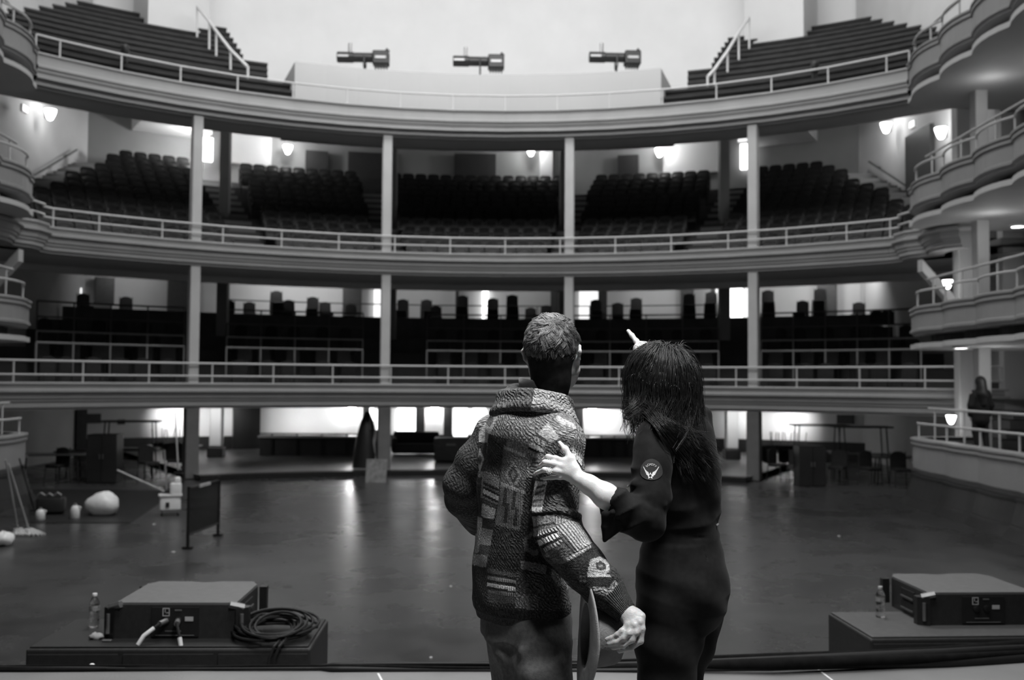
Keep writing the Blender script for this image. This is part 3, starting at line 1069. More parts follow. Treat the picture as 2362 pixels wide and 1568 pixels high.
for k, (o_, fz) in enumerate(((1.1, 1.22), (2.75, 1.62), (4.2, 1.99), (5.7, 2.47))):
    for x0, x1, nm in SEG:
        n = int((x1 - x0) / 55)
        if x0 == 985:
            n = 11
        for j in range(n):
            px = x0 + (x1 - x0) * (j + .5) / n + RNG.uniform(-8, 8)
            x, y = at_off(px - 1100, ARC_R + o_ + RNG.uniform(-.1, .1))
            rz = -math.atan2(x, y - ARC_C) + RNG.uniform(-.5, .5)
            dup(CH0, (x, y, fz), rz, 'dark chair, lowest balcony step %s, %s from left, %s' % (['one','two','three','four'][k], ORD[j], nm), 'chairs on the steps of the lowest balcony')
# ================================================================ things on the dance floor
def gp(px, py, z=None):
    p = G(px, py, FLOOR_Z if z is None else z)
    return Vector(p)


# steel barrier panel
a, b = gp(433, 1266), gp(503, 1236)
d = (b - a)
L = d.length
rz = math.atan2(d.y, d.x)
e = empty('crowd_barrier', a, rz, 'dark portable barrier panel with close vertical bars standing alone on the floor', 'barrier')
H = .98
mb = MB().tube([(0, 0, 0), (0, 0, H)], .028, 8)
mb.build('end_post', BLACKM, e, True)
MB().tube([(L, 0, 0), (L, 0, H + .03)], .028, 8).build('end_post', BLACKM, e, True)
MB().tube([(0, 0, H - .03), (L, 0, H - .03)], .02, 8).build('top_bar', BLACKM, e, True)
MB().tube([(0, 0, .22), (L, 0, .22)], .018, 8).build('bottom_bar', BLACKM, e, True)
mb = MB()
for i in range(1, 26):
    x = L * i / 26
    mb.tube([(x, 0, .22), (x, 0, H - .03)], .009, 5)
mb.build('bar_grille', BLACKM, e)
MB().box((L * .45, -.03, H - .03), (L * .35, .02, .05)).build('label_strip', M('worn_label', .4, .6, .3, 20), e)
MB().box((.0, 0, .02), (.07, .16, .03)).build('foot', BLACKM, e)
MB().box((L, 0, .02), (.07, .16, .03)).build('foot', BLACKM, e)

# mop bucket with wringer
p = gp(392, 1188)
e = empty('mop_bucket', p, .3, 'white wheeled mop bucket with wringer, beside the barrier panel', 'bucket')
mb = MB()
mb.rbox((0, 0, .24), (.40, .30, .32), .05)
mb.build('tub', WHITEP, e, True)
MB().rbox((0, 0, .40), (.44, .33, .035), .03).build('rim', WHITEP, e, True)
mb = MB().rbox((.10, 0, .52), (.22, .26, .24), .04).rbox((.13, .0, .68), (.12, .2, .14), .03)
mb.build('wringer', WHITEP, e, True)
MB().tube([(.2, .1, .55), (.26, .12, .75), (.2, .1, .95)], .018, 6).build('wringer_lever', BLACKM, e, True)
for sx, sy in ((-1, -1), (1, -1), (1, 1), (-1, 1)):
    R = Matrix.Rotation(PI / 2, 3, 'Y')
    MB().lathe([(.015, -.02), (.045, -.018), (.045, .018), (.015, .02)], (sx * .15, sy * .1, .045), 10, mat=R).build('caster', BLACKM, e, True)
MB().box((-.05, -.155, .22), (.07, .01, .1)).build('sticker', BLACK, e)


def mop(top, foot, label, col, head=True, rgh=.014):
    e = empty('mop', foot, 0, label, 'mop', 'mops and brooms')
    t = Vector(top) - Vector(foot)
    MB().tube([t * .06, t], rgh, 6).build('handle', col, e, True)
    if head:
        mb = MB()
        for k in range(16):
            a = 2 * PI * k / 16
            r = .10 + .05 * RNG.random()
            mb.tube([t * .07, t * .05 + Vector((.05 * math.cos(a), .05 * math.sin(a), .03)), Vector((r * math.cos(a) + .07, r * math.sin(a) - .05, .03)), Vector((r * 1.3 * math.cos(a) + .10, r * 1.2 * math.sin(a) - .1, .02))], .022, 5)
        mb.build('mop_head', M('mop_yarn', .5, .9, .25, 30), e, True)
        MB().tube([t * .045, t * .09], .03, 8).build('clamp', STEEL, e, True)
    else:
        MB().box((0, 0, .02), (.16, .06, .04)).build('brush', BLACK, e)
    return e


WOOD = M('pale_pole_wood', .38, .5, .15, 8, stretch=(1, 1, .2))
pb = gp(392, 1188)
Yb = pb.y
mop(W(270, 1084, Yb - .3), pb + Vector((-.06, 0, .44)), 'pale mop pole slanting left out of the white bucket', WOOD, False, .022)
mop(W(379, 1038, Yb), pb + Vector((-.10, .1, .44)), 'thin upright mop pole rising from the white bucket', WOOD, False, .016)
mop(W(404, 948, Yb + .4), pb + Vector((.12, .1, .80)), 'tall pole standing upright behind the white bucket', WOOD, False, .016)
mop(W(13, 1060, 16.9), gp(44, 1232), 'white mop leaning on the left box wall, nearer the small white bag', WOOD)
mop(W(20, 1070, 17.1), gp(70, 1232), 'white mop leaning on the left box wall, second along from the small white bag', WOOD)
mop(W(45, 1058, 18.6), gp(80, 1180), 'black-handled mop leaning at the end of the left box', BLACKM, False)


def lump(center, r, seed, n=18, m=12, amp=.18):
    rg = np.random.default_rng(seed)
    ph = rg.uniform(0, 6.28, (6,))
    vs, fs = [], []
    for i in range(m + 1):
        th = PI * i / m
        for k in range(n):
            a = 2 * PI * k / n
            q = 1 + amp * (math.sin(3 * a + ph[0]) * math.sin(2 * th + ph[1]) + .5 * math.sin(5 * a + ph[2] + 3 * th) + .3 * math.sin(9 * a + ph[3] + 5 * th))
            z = max(math.cos(th) * r[2] * q, -r[2] * .8)
            vs.append((center[0] + r[0] * q * math.sin(th) * math.cos(a), center[1] + r[1] * q * math.sin(th) * math.sin(a), center[2] + z))
    for i in range(m):
        for k in range(n):
            l = (k + 1) % n
            fs.append((i * n + k, i * n + l, (i + 1) * n + l, (i + 1) * n + k))
    return MB().add(vs, fs)


BAGW = M('white_plastic_bag', .8, .35, .08, 12, bump=.5, bscale=25)
p = gp(238, 1188)
o = lump((0, 0, .20), (.32, .26, .24), 3, amp=.10).build('trash_bag', BAGW, None, 'all')
o.location = p
tag(o, 'full white trash bag lying on the dark mat, largest white bundle on the floor', 'bag')
p = gp(6, 1258)
o = lump((0, 0, .10), (.18, .16, .12), 5, amp=.15).build('rag_bundle', BAGW, None, 'all')
o.location = p
tag(o, 'small white crumpled rag bundle by the mops leaning at the left edge', 'cloth')
p = gp(118, 1186)
e = empty('tool_bag', p, .2, 'dark open tool bag with shiny things on top, left of the white jugs', 'bag')
MB().rbox((0, 0, .18), (.52, .32, .34), .06).build('body', BLACK, e, True)
for k, (dx, dz) in enumerate(((-.17, .38), (-.02, .37), (.13, .38))):
    MB().tube([(dx - .05, -.1, dz), (dx, -.12, dz + .05), (dx + .06, -.1, dz)], .028, 6).build('tool', STEEL, e, True)
for px, py, h, lb in ((93, 1200, .24, 'white plastic jug beside the mop heads'), (173, 1197, .30, 'white plastic jug between the tool bag and the trash bag')):
    p = gp(px, py)
    e = empty('cleaning_jug', p, 0, lb, 'jug', 'white jugs')
    MB().lathe([(.07, 0), (.085, .02), (.085, h * .6), (.06, h * .8), (.03, h * .88)], (0, 0, 0), 14).build('body', WHITEP, e, True)
    MB().lathe([(.032, h * .88), (.032, h)], (0, 0, 0), 10).build('cap', M('jug_cap', .2, .4), e, True)
    MB().tube([(.05, 0, h * .82), (.11, 0, h * .75), (.08, 0, h * .5)], .014, 6).build('handle', WHITEP, e, True)
mt = [gp(70, 1206), gp(300, 1207), gp(372, 1158), gp(372, 1132), gp(60, 1128)]
o = MB().prism([(q.x, q.y) for q in mt], FLOOR_Z, FLOOR_Z + .012).build('floor_mat', BLACK)
tag(o, 'black mat on the floor under the white trash bag and jugs', 'mat')

# ================================================================ lobby furniture under the lowest balcony
LZ = FLOOR_Z + .15
COUNTER = M('counter_top', .45, .4, .1, 5)
for x0, x1, lb in ((598, 828, 'long dark bar counter with pale top in the lobby left of the man'), (1342, 1462, 'dark bar counter with pale top in the lobby between man and woman')):
    a, b = W(x0, 1040, 33.6), W(x1, 1040, 33.6)
    w = b[0] - a[0]
    e = empty('bar_counter', ((a[0] + b[0]) / 2, 33.9, LZ), 0, lb, 'counter', 'lobby counters')
    MB().box((0, 0, .30), (w, .5, .60)).build('front', DKB, e)
    MB().box((0, -.05, .64), (w + .1, .62, .06)).build('counter_top', COUNTER, e)
    for k in range(4):
        MB().box((-w / 2 + w * (k + .5) / 4, -.28, .36), (.07, .06, .70)).build('post', BLACKM, e)
    MB().tube([(-w / 2, -.28, .74), (w / 2, -.28, .74)], .025, 6).build('top_rail', BLACKM, e)
for x0, x1, Y, lb in ((905, 1012, 34.6, 'low black sofa under the lit windows left of the man'),):
    a, b = W(x0, 1040, Y), W(x1, 1040, Y)
    w = b[0] - a[0]
    e = empty('lobby_sofa', ((a[0] + b[0]) / 2, Y, LZ), 0, lb, 'sofa')
    MB().rbox((0, 0, .22), (w, .8, .34), .06).build('seat', BLACK, e, True)
    MB().rbox((0, .32, .50), (w, .2, .55), .07).build('backrest', BLACK, e, True)
    for s in (-1, 1):
        MB().rbox((s * (w / 2 - .08), 0, .34), (.18, .8, .5), .06).build('armrest', BLACK, e, True)
p = W(1040, 1082, 31.5)
e = empty('equipment_case', (p[0], 31.5, LZ), 0, 'grey equipment case standing in the lobby left of the man', 'case')
MB().rbox((0, 0, .40), (1.05, .5, .72), .02).build('body', M('case_grey', .09, .5, .1, 5), e)
MB().box((0, -.255, .55), (.3, .02, .06)).build('handle', STEEL, e)
MB().box((0, 0, .02), (.9, .4, .04)).build('base', BLACK, e)
# draped stand and a paper sign beside the inner left column
p = W(862, 1085, 28.0)
e = empty('draped_stand', (p[0] - .35, 29.4, LZ), 0, 'dark draped stand in front of the bright lobby strips, beside the column', 'stand')
mb = MB().lathe([(.42, 0), (.40, .4), (.30, .9), (.18, 1.35), (.06, 1.62)], (0, 0, 0), 12)
mb.build('drape', BLACK, e, True)
MB().tube([(.12, -.2, .3), (.10, -.2, 1.55)], .02, 6).build('pole', STEEL, e, True)
MB().tube([(.28, -.25, .1), (.22, -.22, .7), (.30, -.2, 1.1)], .05, 6).build('hanging_sash', M('grey_cloth', .3, .8, .2, 10), e, True)
p = gp(868, 1112)
e = empty('floor_sign', (p[0], p[1], FLOOR_Z), -.1, 'grey paper-covered board leaning at the lobby step, below the draped stand', 'sign')
MB().box((0, .0, .30), (.55, .03, .62), 0, -.2).build('board', M('paper_grey', .22, .7, .3, 9), e)
MB().box((0, .12, .26), (.4, .03, .52), 0, .25).build('back_leg', BLACK, e)

# folding tables and chairs pushed together at both sides under the balcony
TBL = M('table_top_dark', .06, .25, .2, 5)
tb = empty('folding_table', (0, 0, 0), 0, 'x', 'table', 'folding tables at the sides of the floor')
MB().rbox((0, 0, .735), (1.6, .75, .04), .015).build('tabletop', TBL, tb)
for s in (-1, 1):
    MB().tube([(s * .62, -.28, .71), (s * .66, -.3, 0), (s * .66, .3, 0), (s * .62, .28, .71)], .02, 6).build('leg_frame', BLACKM, tb, True)
first = True
TT = [(300, 28.3, 0, .1), (205, 27.2, 0, .1), (395, 29.3, 0, 0), (120, 26.0, 0, .3), (1800, 29.3, 0, -.0), (1890, 28.3, 0, -.05), (1985, 27.3, 0, -.1), (2080, 26.3, 0, -.25), (300, 28.3, .76, .15), (1890, 28.3, .76, -.1), (1985, 27.3, .76, -.12)]
for k, (px, Y, dz, rz) in enumerate(TT):
    q = W(px, 1050, Y)
    side = 'left' if px < 1100 else 'right'
    lb = 'dark folding table, %s of the floor, %s' % (side, 'stacked on another table' if dz else '%s table outward from the grey column' % ORD[[t[0] for t in sorted([u for u in TT if u[2] == 0 and (u[0] < 1100) == (px < 1100)], key=lambda u: abs(u[0] - 1100))].index(px)])
    if dz and px > 1900:
        lb = lb.replace('stacked on', 'outer one stacked on')
    if first:
        tb.location, tb.rotation_euler, tb['label'] = (q[0], Y, FLOOR_Z + dz), (0, 0, rz), lb
        first = False
    else:
        dup(tb, (q[0], Y, FLOOR_Z + dz), rz, lb)
for k, (px, Y, dz) in enumerate(((140, 26.2, .0), (230, 27.0, 0), (270, 26.6, 0), (350, 27.2, 0), (410, 28.0, 0), (1790, 27.3, 0), (1830, 26.9, 0), (1925, 26.6, 0), (2000, 26.3, 0), (2070, 26.0, 0))):
    q = W(px, 1060, Y)
    dup(CH0, (q[0], Y - .2, FLOOR_Z + dz), RNG.uniform(-2, 2), 'dark chair at the folding tables %s of the floor, %s from left' % ('left' if px < 1100 else 'right', ORD[k if px < 1100 else k - 5]), 'chairs at the side tables')
for k, (px, Y) in enumerate(((1768, 29.3), (1800, 29.35), (1834, 29.25), (410, 29.3), (376, 29.3))):
    q = W(px, 1000, Y)
    o = dup(CH0, (q[0], Y, FLOOR_Z + .76 + .48), .3 * k, 'dark chair upside down on a folding table, %s, %s from left' % ('right side' if px > 1000 else 'left side', ORD[k if px > 1000 else 4 - k]), 'chairs upturned on tables')
    o.rotation_euler = (PI, 0, .3 * k)
for px, Y, w, h, lb in ((262, 26.8, .75, 1.25, 'tall dark cabinet under the lowest balcony at the left, between folding tables'), (1850, 26.6, .7, 1.05, 'dark cabinet under the lowest balcony right of the grey column')):
    q = W(px, 1060, Y)
    e = empty('dark_cabinet', (q[0], Y - .6, FLOOR_Z), 0, lb, 'cabinet', 'dark cabinets')
    MB().box((0, 0, h / 2), (w, .5, h)).build('body', BLACK, e)
    for s in (-1, 1):
        f = MB().box((s * w / 4, -.26, h / 2), (w / 2 - .02, .02, h - .06)).build('door', DKB, e)
        MB().box((s * .04, -.28, h * .55), (.02, .02, .12)).build('handle', STEEL, f)
# dark posters high on the lobby walls
for px, py, lb in ((212, 965, 'small dark poster on the lobby wall at the left'), (280, 973, 'tiny dark sign on the lit lobby wall at the left'), (1950, 967, 'dark twin poster on the lobby wall at the right')):
    q = on_r(px, py, BACK_R - .15)
    e = empty('wall_poster', q, -math.atan2(q[0], q[1] - ARC_C), lb, 'poster', 'lobby posters')
    MB().box((0, 0, 0), (.55 if py < 970 else .22, .03, .28 if py < 970 else .14)).build('print', DARKG, e)
    MB().box((0, .02, 0), (.6 if py < 970 else .25, .03, .32 if py < 970 else .17)).build('frame', BLACK, e)

# ================================================================ in front of the stage: subwoofers, loudspeakers, bottles, cables
CAB = M('cabinet_paint', .022, .55, .2, 30, bump=.2, bscale=200)
CABT = M('cabinet_top_paint', .07, .6, .12, 20, bump=.15, bscale=150)
PORT = M('black_void', .004, .8, .1, 5)


def sub(label, loc, rz, w, d, h, sections, topm):
    e = empty('subwoofer', loc, rz, label, 'loudspeaker', 'subwoofers before the stage')
    MB().rbox((0, d / 2, -h / 2), (w, d, h), .012).build('cabinet', CAB, e)
    MB().rbox((0, d / 2, .006), (w - .03, d - .03, .012), .008).build('top_panel', topm, e)
    n = sections
    for k in range(n):
        x = -w / 2 + w * (k + .5) / n
        MB().box((x, -.006, -.16), (w / n - .03, .012, .26)).build('rear_panel', CAB, e)
    for k in (0, n - 1):
        x = -w / 2 + w * (k + .75 if k == 0 else k + .25) / n
        MB().box((x, -.014, -.17), (.16, .012, .12)).build('handle_recess', PORT, e)
    return e


def front_fill(label, loc, rz, w, d, h):
    "wedge-sided loudspeaker lying on the subwoofer, its rear panel toward the stage"
    e = empty('loudspeaker', loc, rz, label, 'loudspeaker', 'loudspeakers on the subwoofers')
    bw = w * .44
    out = [(-bw, 0), (bw, 0), (bw, d * .86), (bw - .05, d), (.10, d), (.04, d - .025), (0, d - .035), (-.04, d - .025), (-.10, d), (-bw + .05, d), (-bw, d * .86)]
    MB().prism(out, 0, h - .012).build('cabinet', CAB, e)
    MB().prism([(x * .985, .01 + y * .985) for x, y in out], h - .012, h).build('top_panel', M('loudspeaker_top', .12, .6, .08, 20, bump=.1, bscale=200), e)
    for s in (-1, 1):
        # rigging bracket at each rear corner
        g = MB().prism([(s * bw, -.02), (s * (bw + .07), .02), (s * (bw + .07), .07), (s * bw, .09)][::s], .0, h * .86).build('rigging_bracket', BLACKM, e)
        MB().tube([(s * (bw + .04), .02, h * .86), (s * (bw - .04), -.01, h * .97)], .022, 6).build('pin', STEEL, g)
        MB().tube([(s * (bw + .035), -.01, h * .15), (s * (bw + .035), -.01, h * .7)], .012, 6).build('rod', M('dull_steel', .25, .4, .1, 10, metal=.7), g)
        MB().box((s * (bw + .03), d * .93, h * .5), (.05, .05, h * .8)).build('front_bracket', BLACKM, e)
        for zz in (.3, .68):
            MB().box((s * (bw + .004), d * .45, h * zz), (.012, .20, h * .24)).build('handle_recess', PORT, e)
            MB().box((s * (bw + .012), d * .45, h * (zz - .12)), (.012, .18, .012)).build('handle_edge', CABT, e)
    pl = MB().box((0, -.004, h * .47), (w * .34, .010, h * .82)).build('connector_plate', BLACK, e)
    INK = M('panel_print', .45, .5, .1, 20)
    m = MB()
    y = -.011
    x0 = -.055
    z0 = h * .75
    for bx, bz, bw_, bh in ((x0, z0 + .022, .042, .004), (x0, z0 - .022, .042, .004), (x0 - .019, z0, .004, .044), (x0 + .019, z0, .004, .044), (x0 - .006, z0 + .008, .003, .02), (x0 + .008, z0 - .004, .016, .003)):
        m.box((bx, y, bz), (bw_, .003, bh))
    m.build('square_emblem', INK, pl)
    m = MB()
    for k in range(4):
        m.box((.002 + .011 * k, y, z0 + .012), (.008, .003, .008))
    for k in range(9):
        m.box((-.055 + .011 * k, y, h * .22), (.007, .003, .006))
    m.box((.0, y, h * .10), (w * .28, .003, .003))
    m.build('lettering', M('panel_print_dim', .16, .5, .1, 20), pl)
    MB().box((.085, y, h * .56), (.05, .003, .026)).build('rating_label', INK, pl)
    for k in (0, 1):
        c = (-.05 + .07 * k, -.012, h * .52)
        MB().lathe([(.022, -.01), (.022, .01), (.014, .014)], c, 12, mat=Matrix.Rotation(PI / 2, 3, 'X')).build('socket', BLACKM, pl, True)
    return e


zt = -.03
pl_ = G(78, 1492, zt)
pr_ = G(700, 1487, zt)
wS = pr_[0] - pl_[0]
cS = ((pl_[0] + pr_[0]) / 2, pl_[1] + .0)
zs = zt - .012
sub('black subwoofer cabinet left of the people, carrying a loudspeaker, bottle and cable coil', (cS[0], cS[1], zs), 0, wS * 1.06, .72, 1.05, 3, M('cabinet_top_dark', .010, .6, .15, 20, bump=.15, bscale=150))
p = G(402, 1474, zt)
front_fill('black loudspeaker lying on the left subwoofer with two cables plugged in', (p[0], p[1] + .02, zt), -.01, .84, .66, .215)
LSP = p
p = G(1925, 1408, zt - .02)
q = G(2012, 1467, zt - .02)
rzR = math.atan2(p[0] - q[0], p[1] - q[1])
dR = math.hypot(p[0] - q[0], p[1] - q[1])
wR = 1.5
cR = (q[0] + wR / 2 * math.cos(-.0), q[1])
sub('black subwoofer cabinet right of the people, carrying a loudspeaker and a bottle', (cR[0] - .02, cR[1], zs - .02), .03, wR, max(dR, .62), 1.05, 2, CABT)
p = G(2250, 1443, zt - .02)
front_fill('black loudspeaker lying on the right subwoofer, cut by the picture edge', (p[0] + .06, p[1] + .02, zt - .02), .02, .84, .66, .215)

# water bottles
def glass(name, ior=1.45, rough=.02, tint=.98):
    m = bpy.data.materials.new(name)
    m.use_nodes = True
    b = m.node_tree.nodes['Principled BSDF']
    n = m.node_tree.nodes.new('ShaderNodeTexNoise')
    n.inputs['Scale'].default_value = 30
    r = m.node_tree.nodes.new('ShaderNodeMapRange')
    r.inputs[3].default_value, r.inputs[4].default_value = rough * .6, rough * 1.4
    m.node_tree.links.new(n.outputs['Fac'], r.inputs[0])
    m.node_tree.links.new(r.outputs[0], b.inputs['Roughness'])
    b.inputs['Base Color'].default_value = (tint, tint, tint, 1)
    b.inputs['Transmission Weight'].default_value = 1.0
    b.inputs['IOR'].default_value = ior
    return m


GLASS = glass('clear_plastic', 1.35, .05)
def bottle(px, py, z, label, cap):
    p = G(px, py, z)
    e = empty('water_bottle', p, 0, label, 'bottle', 'water bottles')
    prof = [(.028, 0), (.0315, .006), (.0315, .03), (.029, .036), (.0315, .042), (.0315, .066), (.028, .078), (.027, .09), (.0315, .104), (.032, .148), (.030, .158), (.020, .182), (.0125, .192), (.0125, .198)]
    MB().lathe([(r, zz) for r, zz in prof], (0, 0, 0), 24).build('bottle_body', GLASS, e, 'all')
    if cap:
        MB().lathe([(.0145, .196), (.0150, .198), (.0150, .212), (.0135, .214)], (0, 0, 0), 16).build('cap', WHITEP, e, True)
    else:
        MB().lathe([(.0145, .194), (.0150, .196), (.0150, .209), (.013, .211)], (0, 0, 0), 16).build('cap', M('clear_cap', .5, .3), e, True)
    MB().lathe([(.0324, .108), (.0327, .110), (.0327, .138), (.0324, .140)], (0, 0, 0), 24, cap=False).build('label_band', M('bottle_label', .25, .5, .5, 60), e, True)
    return e


bottle(217, 1446, zt, 'clear water bottle standing on the left subwoofer', True)
bottle(2031, 1423, zt - .02, 'clear water bottle standing on the right subwoofer', False)

# cable coil on the left subwoofer
CABLE = M('cable_rubber', .012, .5, .1, 20, spec=.25)
p = G(632, 1462, zt + .02)
pts = []
for i in range(420):
    t = i / 30.0
    k = i / 420
    a = 2 * PI * t * .97
    rx = .185 + .055 * math.sin(1.7 * t) - .02 * math.cos(2.9 * t)
    ry = .18 + .045 * math.cos(1.3 * t)
    pts.append((rx * math.cos(a) + .02 * math.sin(.8 * t), ry * math.sin(a) + .02 * math.cos(t), .012 + .10 * (.5 + .5 * math.sin(.9 * t)) * (.6 + .4 * math.sin(a)) + .01 * k))
tail = [(.1, -.22, .02), (.16, -.32, .0), (.09, -.40, -.10), (.085, -.41, -.35)]
e = empty('cable_coil', p, 0, 'loose coil of black cable on the corner of the left subwoofer', 'cable')
MB().tube(pts, .0085, 6).build('coil', CABLE, e, True)
MB().tube([(.05, -.16, .03), (.08, -.2, .02), (.06, -.30, .0), (.04, -.325, -.06), (.035, -.33, -.5)], .0085, 6).build('loose_end', CABLE, e, True)
MB().tube([(.09, -.16, .03), (.11, -.2, .02), (.09, -.30, .0), (.07, -.325, -.06), (.06, -.33, -.5)], .0085, 6).build('loose_end', CABLE, e, True)
MB().tube([(.15, .1, .08), (.26, .05, .05), (.27, -.03, .05), (.12, -.07, .04)], .0085, 6).build('coil', CABLE, e, True)
MB().tube([(-.04, -.20, .014), (.02, -.205, .014)], .014, 8).build('silver_plug', STEEL, e, True)
# two cables from the loudspeaker's sockets down behind the stage edge
for k, (sx, ex, lb) in enumerate(((-.05, -.19, 'cable with a white sleeve plugged into the loudspeaker, slanting left'), (.02, .09, 'cable with a white sleeve plugged into the loudspeaker, slanting right'))):
    s0 = Vector((LSP[0] + sx, LSP[1] + .0, zt + .112))
    e = empty('speaker_cable', s0, 0, lb, 'cable', 'loudspeaker cables')
    P = [Vector((0, 0, 0)), Vector((ex * .12, -.06, -.005)), Vector((ex * .5, -.12, -.06)), Vector((ex * .8, -.15, -.16)), Vector((ex, -.16, -.40))]
    MB().tube(P, .009, 8).build('cord', CABLE, e, True)
    MB().tube([P[0], P[1]], .017, 10).build('plug', STEEL, e, True)
    MB().tube([P[1].lerp(P[2], .35), P[2], P[2].lerp(P[3], .5)] if k == 0 else [P[2].lerp(P[3], .1), P[2].lerp(P[3], .6)], .013, 8).build('white_sleeve', WHITEP, e, True)
# scraps on the left subwoofer
p = G(222, 1473, zt)
o = lump((0, 0, .014), (.045, .03, .022), 8, 12, 8, .25).build('paper_scrap', M('scrap', .35, .8, .2, 30), None, 'all')
o.location = p
tag(o, 'small crumpled paper scrap on the left subwoofer below the bottle', 'paper')
p = G(247, 1479, zt)
o = MB().rbox((0, 0, .006), (.055, .03, .010), .004).build('key_tag', STEEL)
o.location = p
tag(o, 'small shiny tag lying on the left subwoofer in front of the loudspeaker corner', 'tag')
p = G(212, 1541, 0.0)
o = lump((0, 0, .012), (.018, .016, .014), 9, 12, 8, .1).build('crumpled_tape', WHITEP, None, 'all')
o.location = p
tag(o, 'tiny white scrap on the stage edge below the left subwoofer', 'paper')

# bundle of black cables and cloth along the stage edge
def edge_at(x):
    for (xa, ya), (xb, yb) in zip(EDGE, EDGE[1:]):
        if xa <= x <= xb:
            return ya + (yb - ya) * (x - xa) / (xb - xa)
    return EDGE[-1][1]


CLOTH = M('black_cloth', .008, .9, .3, 20, spec=.08)
for k in range(6):
    rg = np.random.default_rng(20 + k)
    pts, rad = [], []
    for i in range(140):
        x = -3.4 + 7.8 * i / 139
        if k >= 3 and x < -1.6:
            pass
        w = .012 * math.sin(1.1 * x + k * 1.9) + .008 * math.sin(3.1 * x + k)
        fat = 1.0 + (1.1 if x > .6 else 0) * min(1, max(0, (x - .6) / 1.0)) + (-.35 if x < -.8 else 0)
        pts.append((x, edge_at(x) + .03 - .03 * (k % 3) * fat + w, .010 * fat + .014 * (k // 3) * fat + .006 * math.sin(2.3 * x + 2 * k)))
        rad.append((.011 + .004 * math.sin(1.7 * x + k)) * fat)
    o = MB().tube(pts, rad, 8).build('stage_edge_cable', CLOTH if k % 2 else CABLE, None, 'all')
    tag(o, 'black cloth-wrapped cable running along the stage edge, %s of six in the bundle' % ORD[k], 'cable', 'cable bundle along the stage edge')
# small scraps on the floor
for px, py, s, lb in ((400, 1274, .05, 'tiny white scrap on the floor under the barrier foot'), (1040, 1353, .03, 'tiny white scrap on the floor left of the man'), (994, 1518, .025, 'tiny pale scrap on the floor near the stage edge'), (1935, 1237, .04, 'tiny pale scrap on the floor right of the woman'), (355, 1210, .05, 'tiny pale scrap on the floor below the white bucket')):
    o = MB().rbox((0, 0, .008), (s, s * .8, .014), .004).build('paper_scrap', WHITEP)
    o.location = gp(px, py)
    tag(o, lb, 'paper', 'paper scraps on the floor')
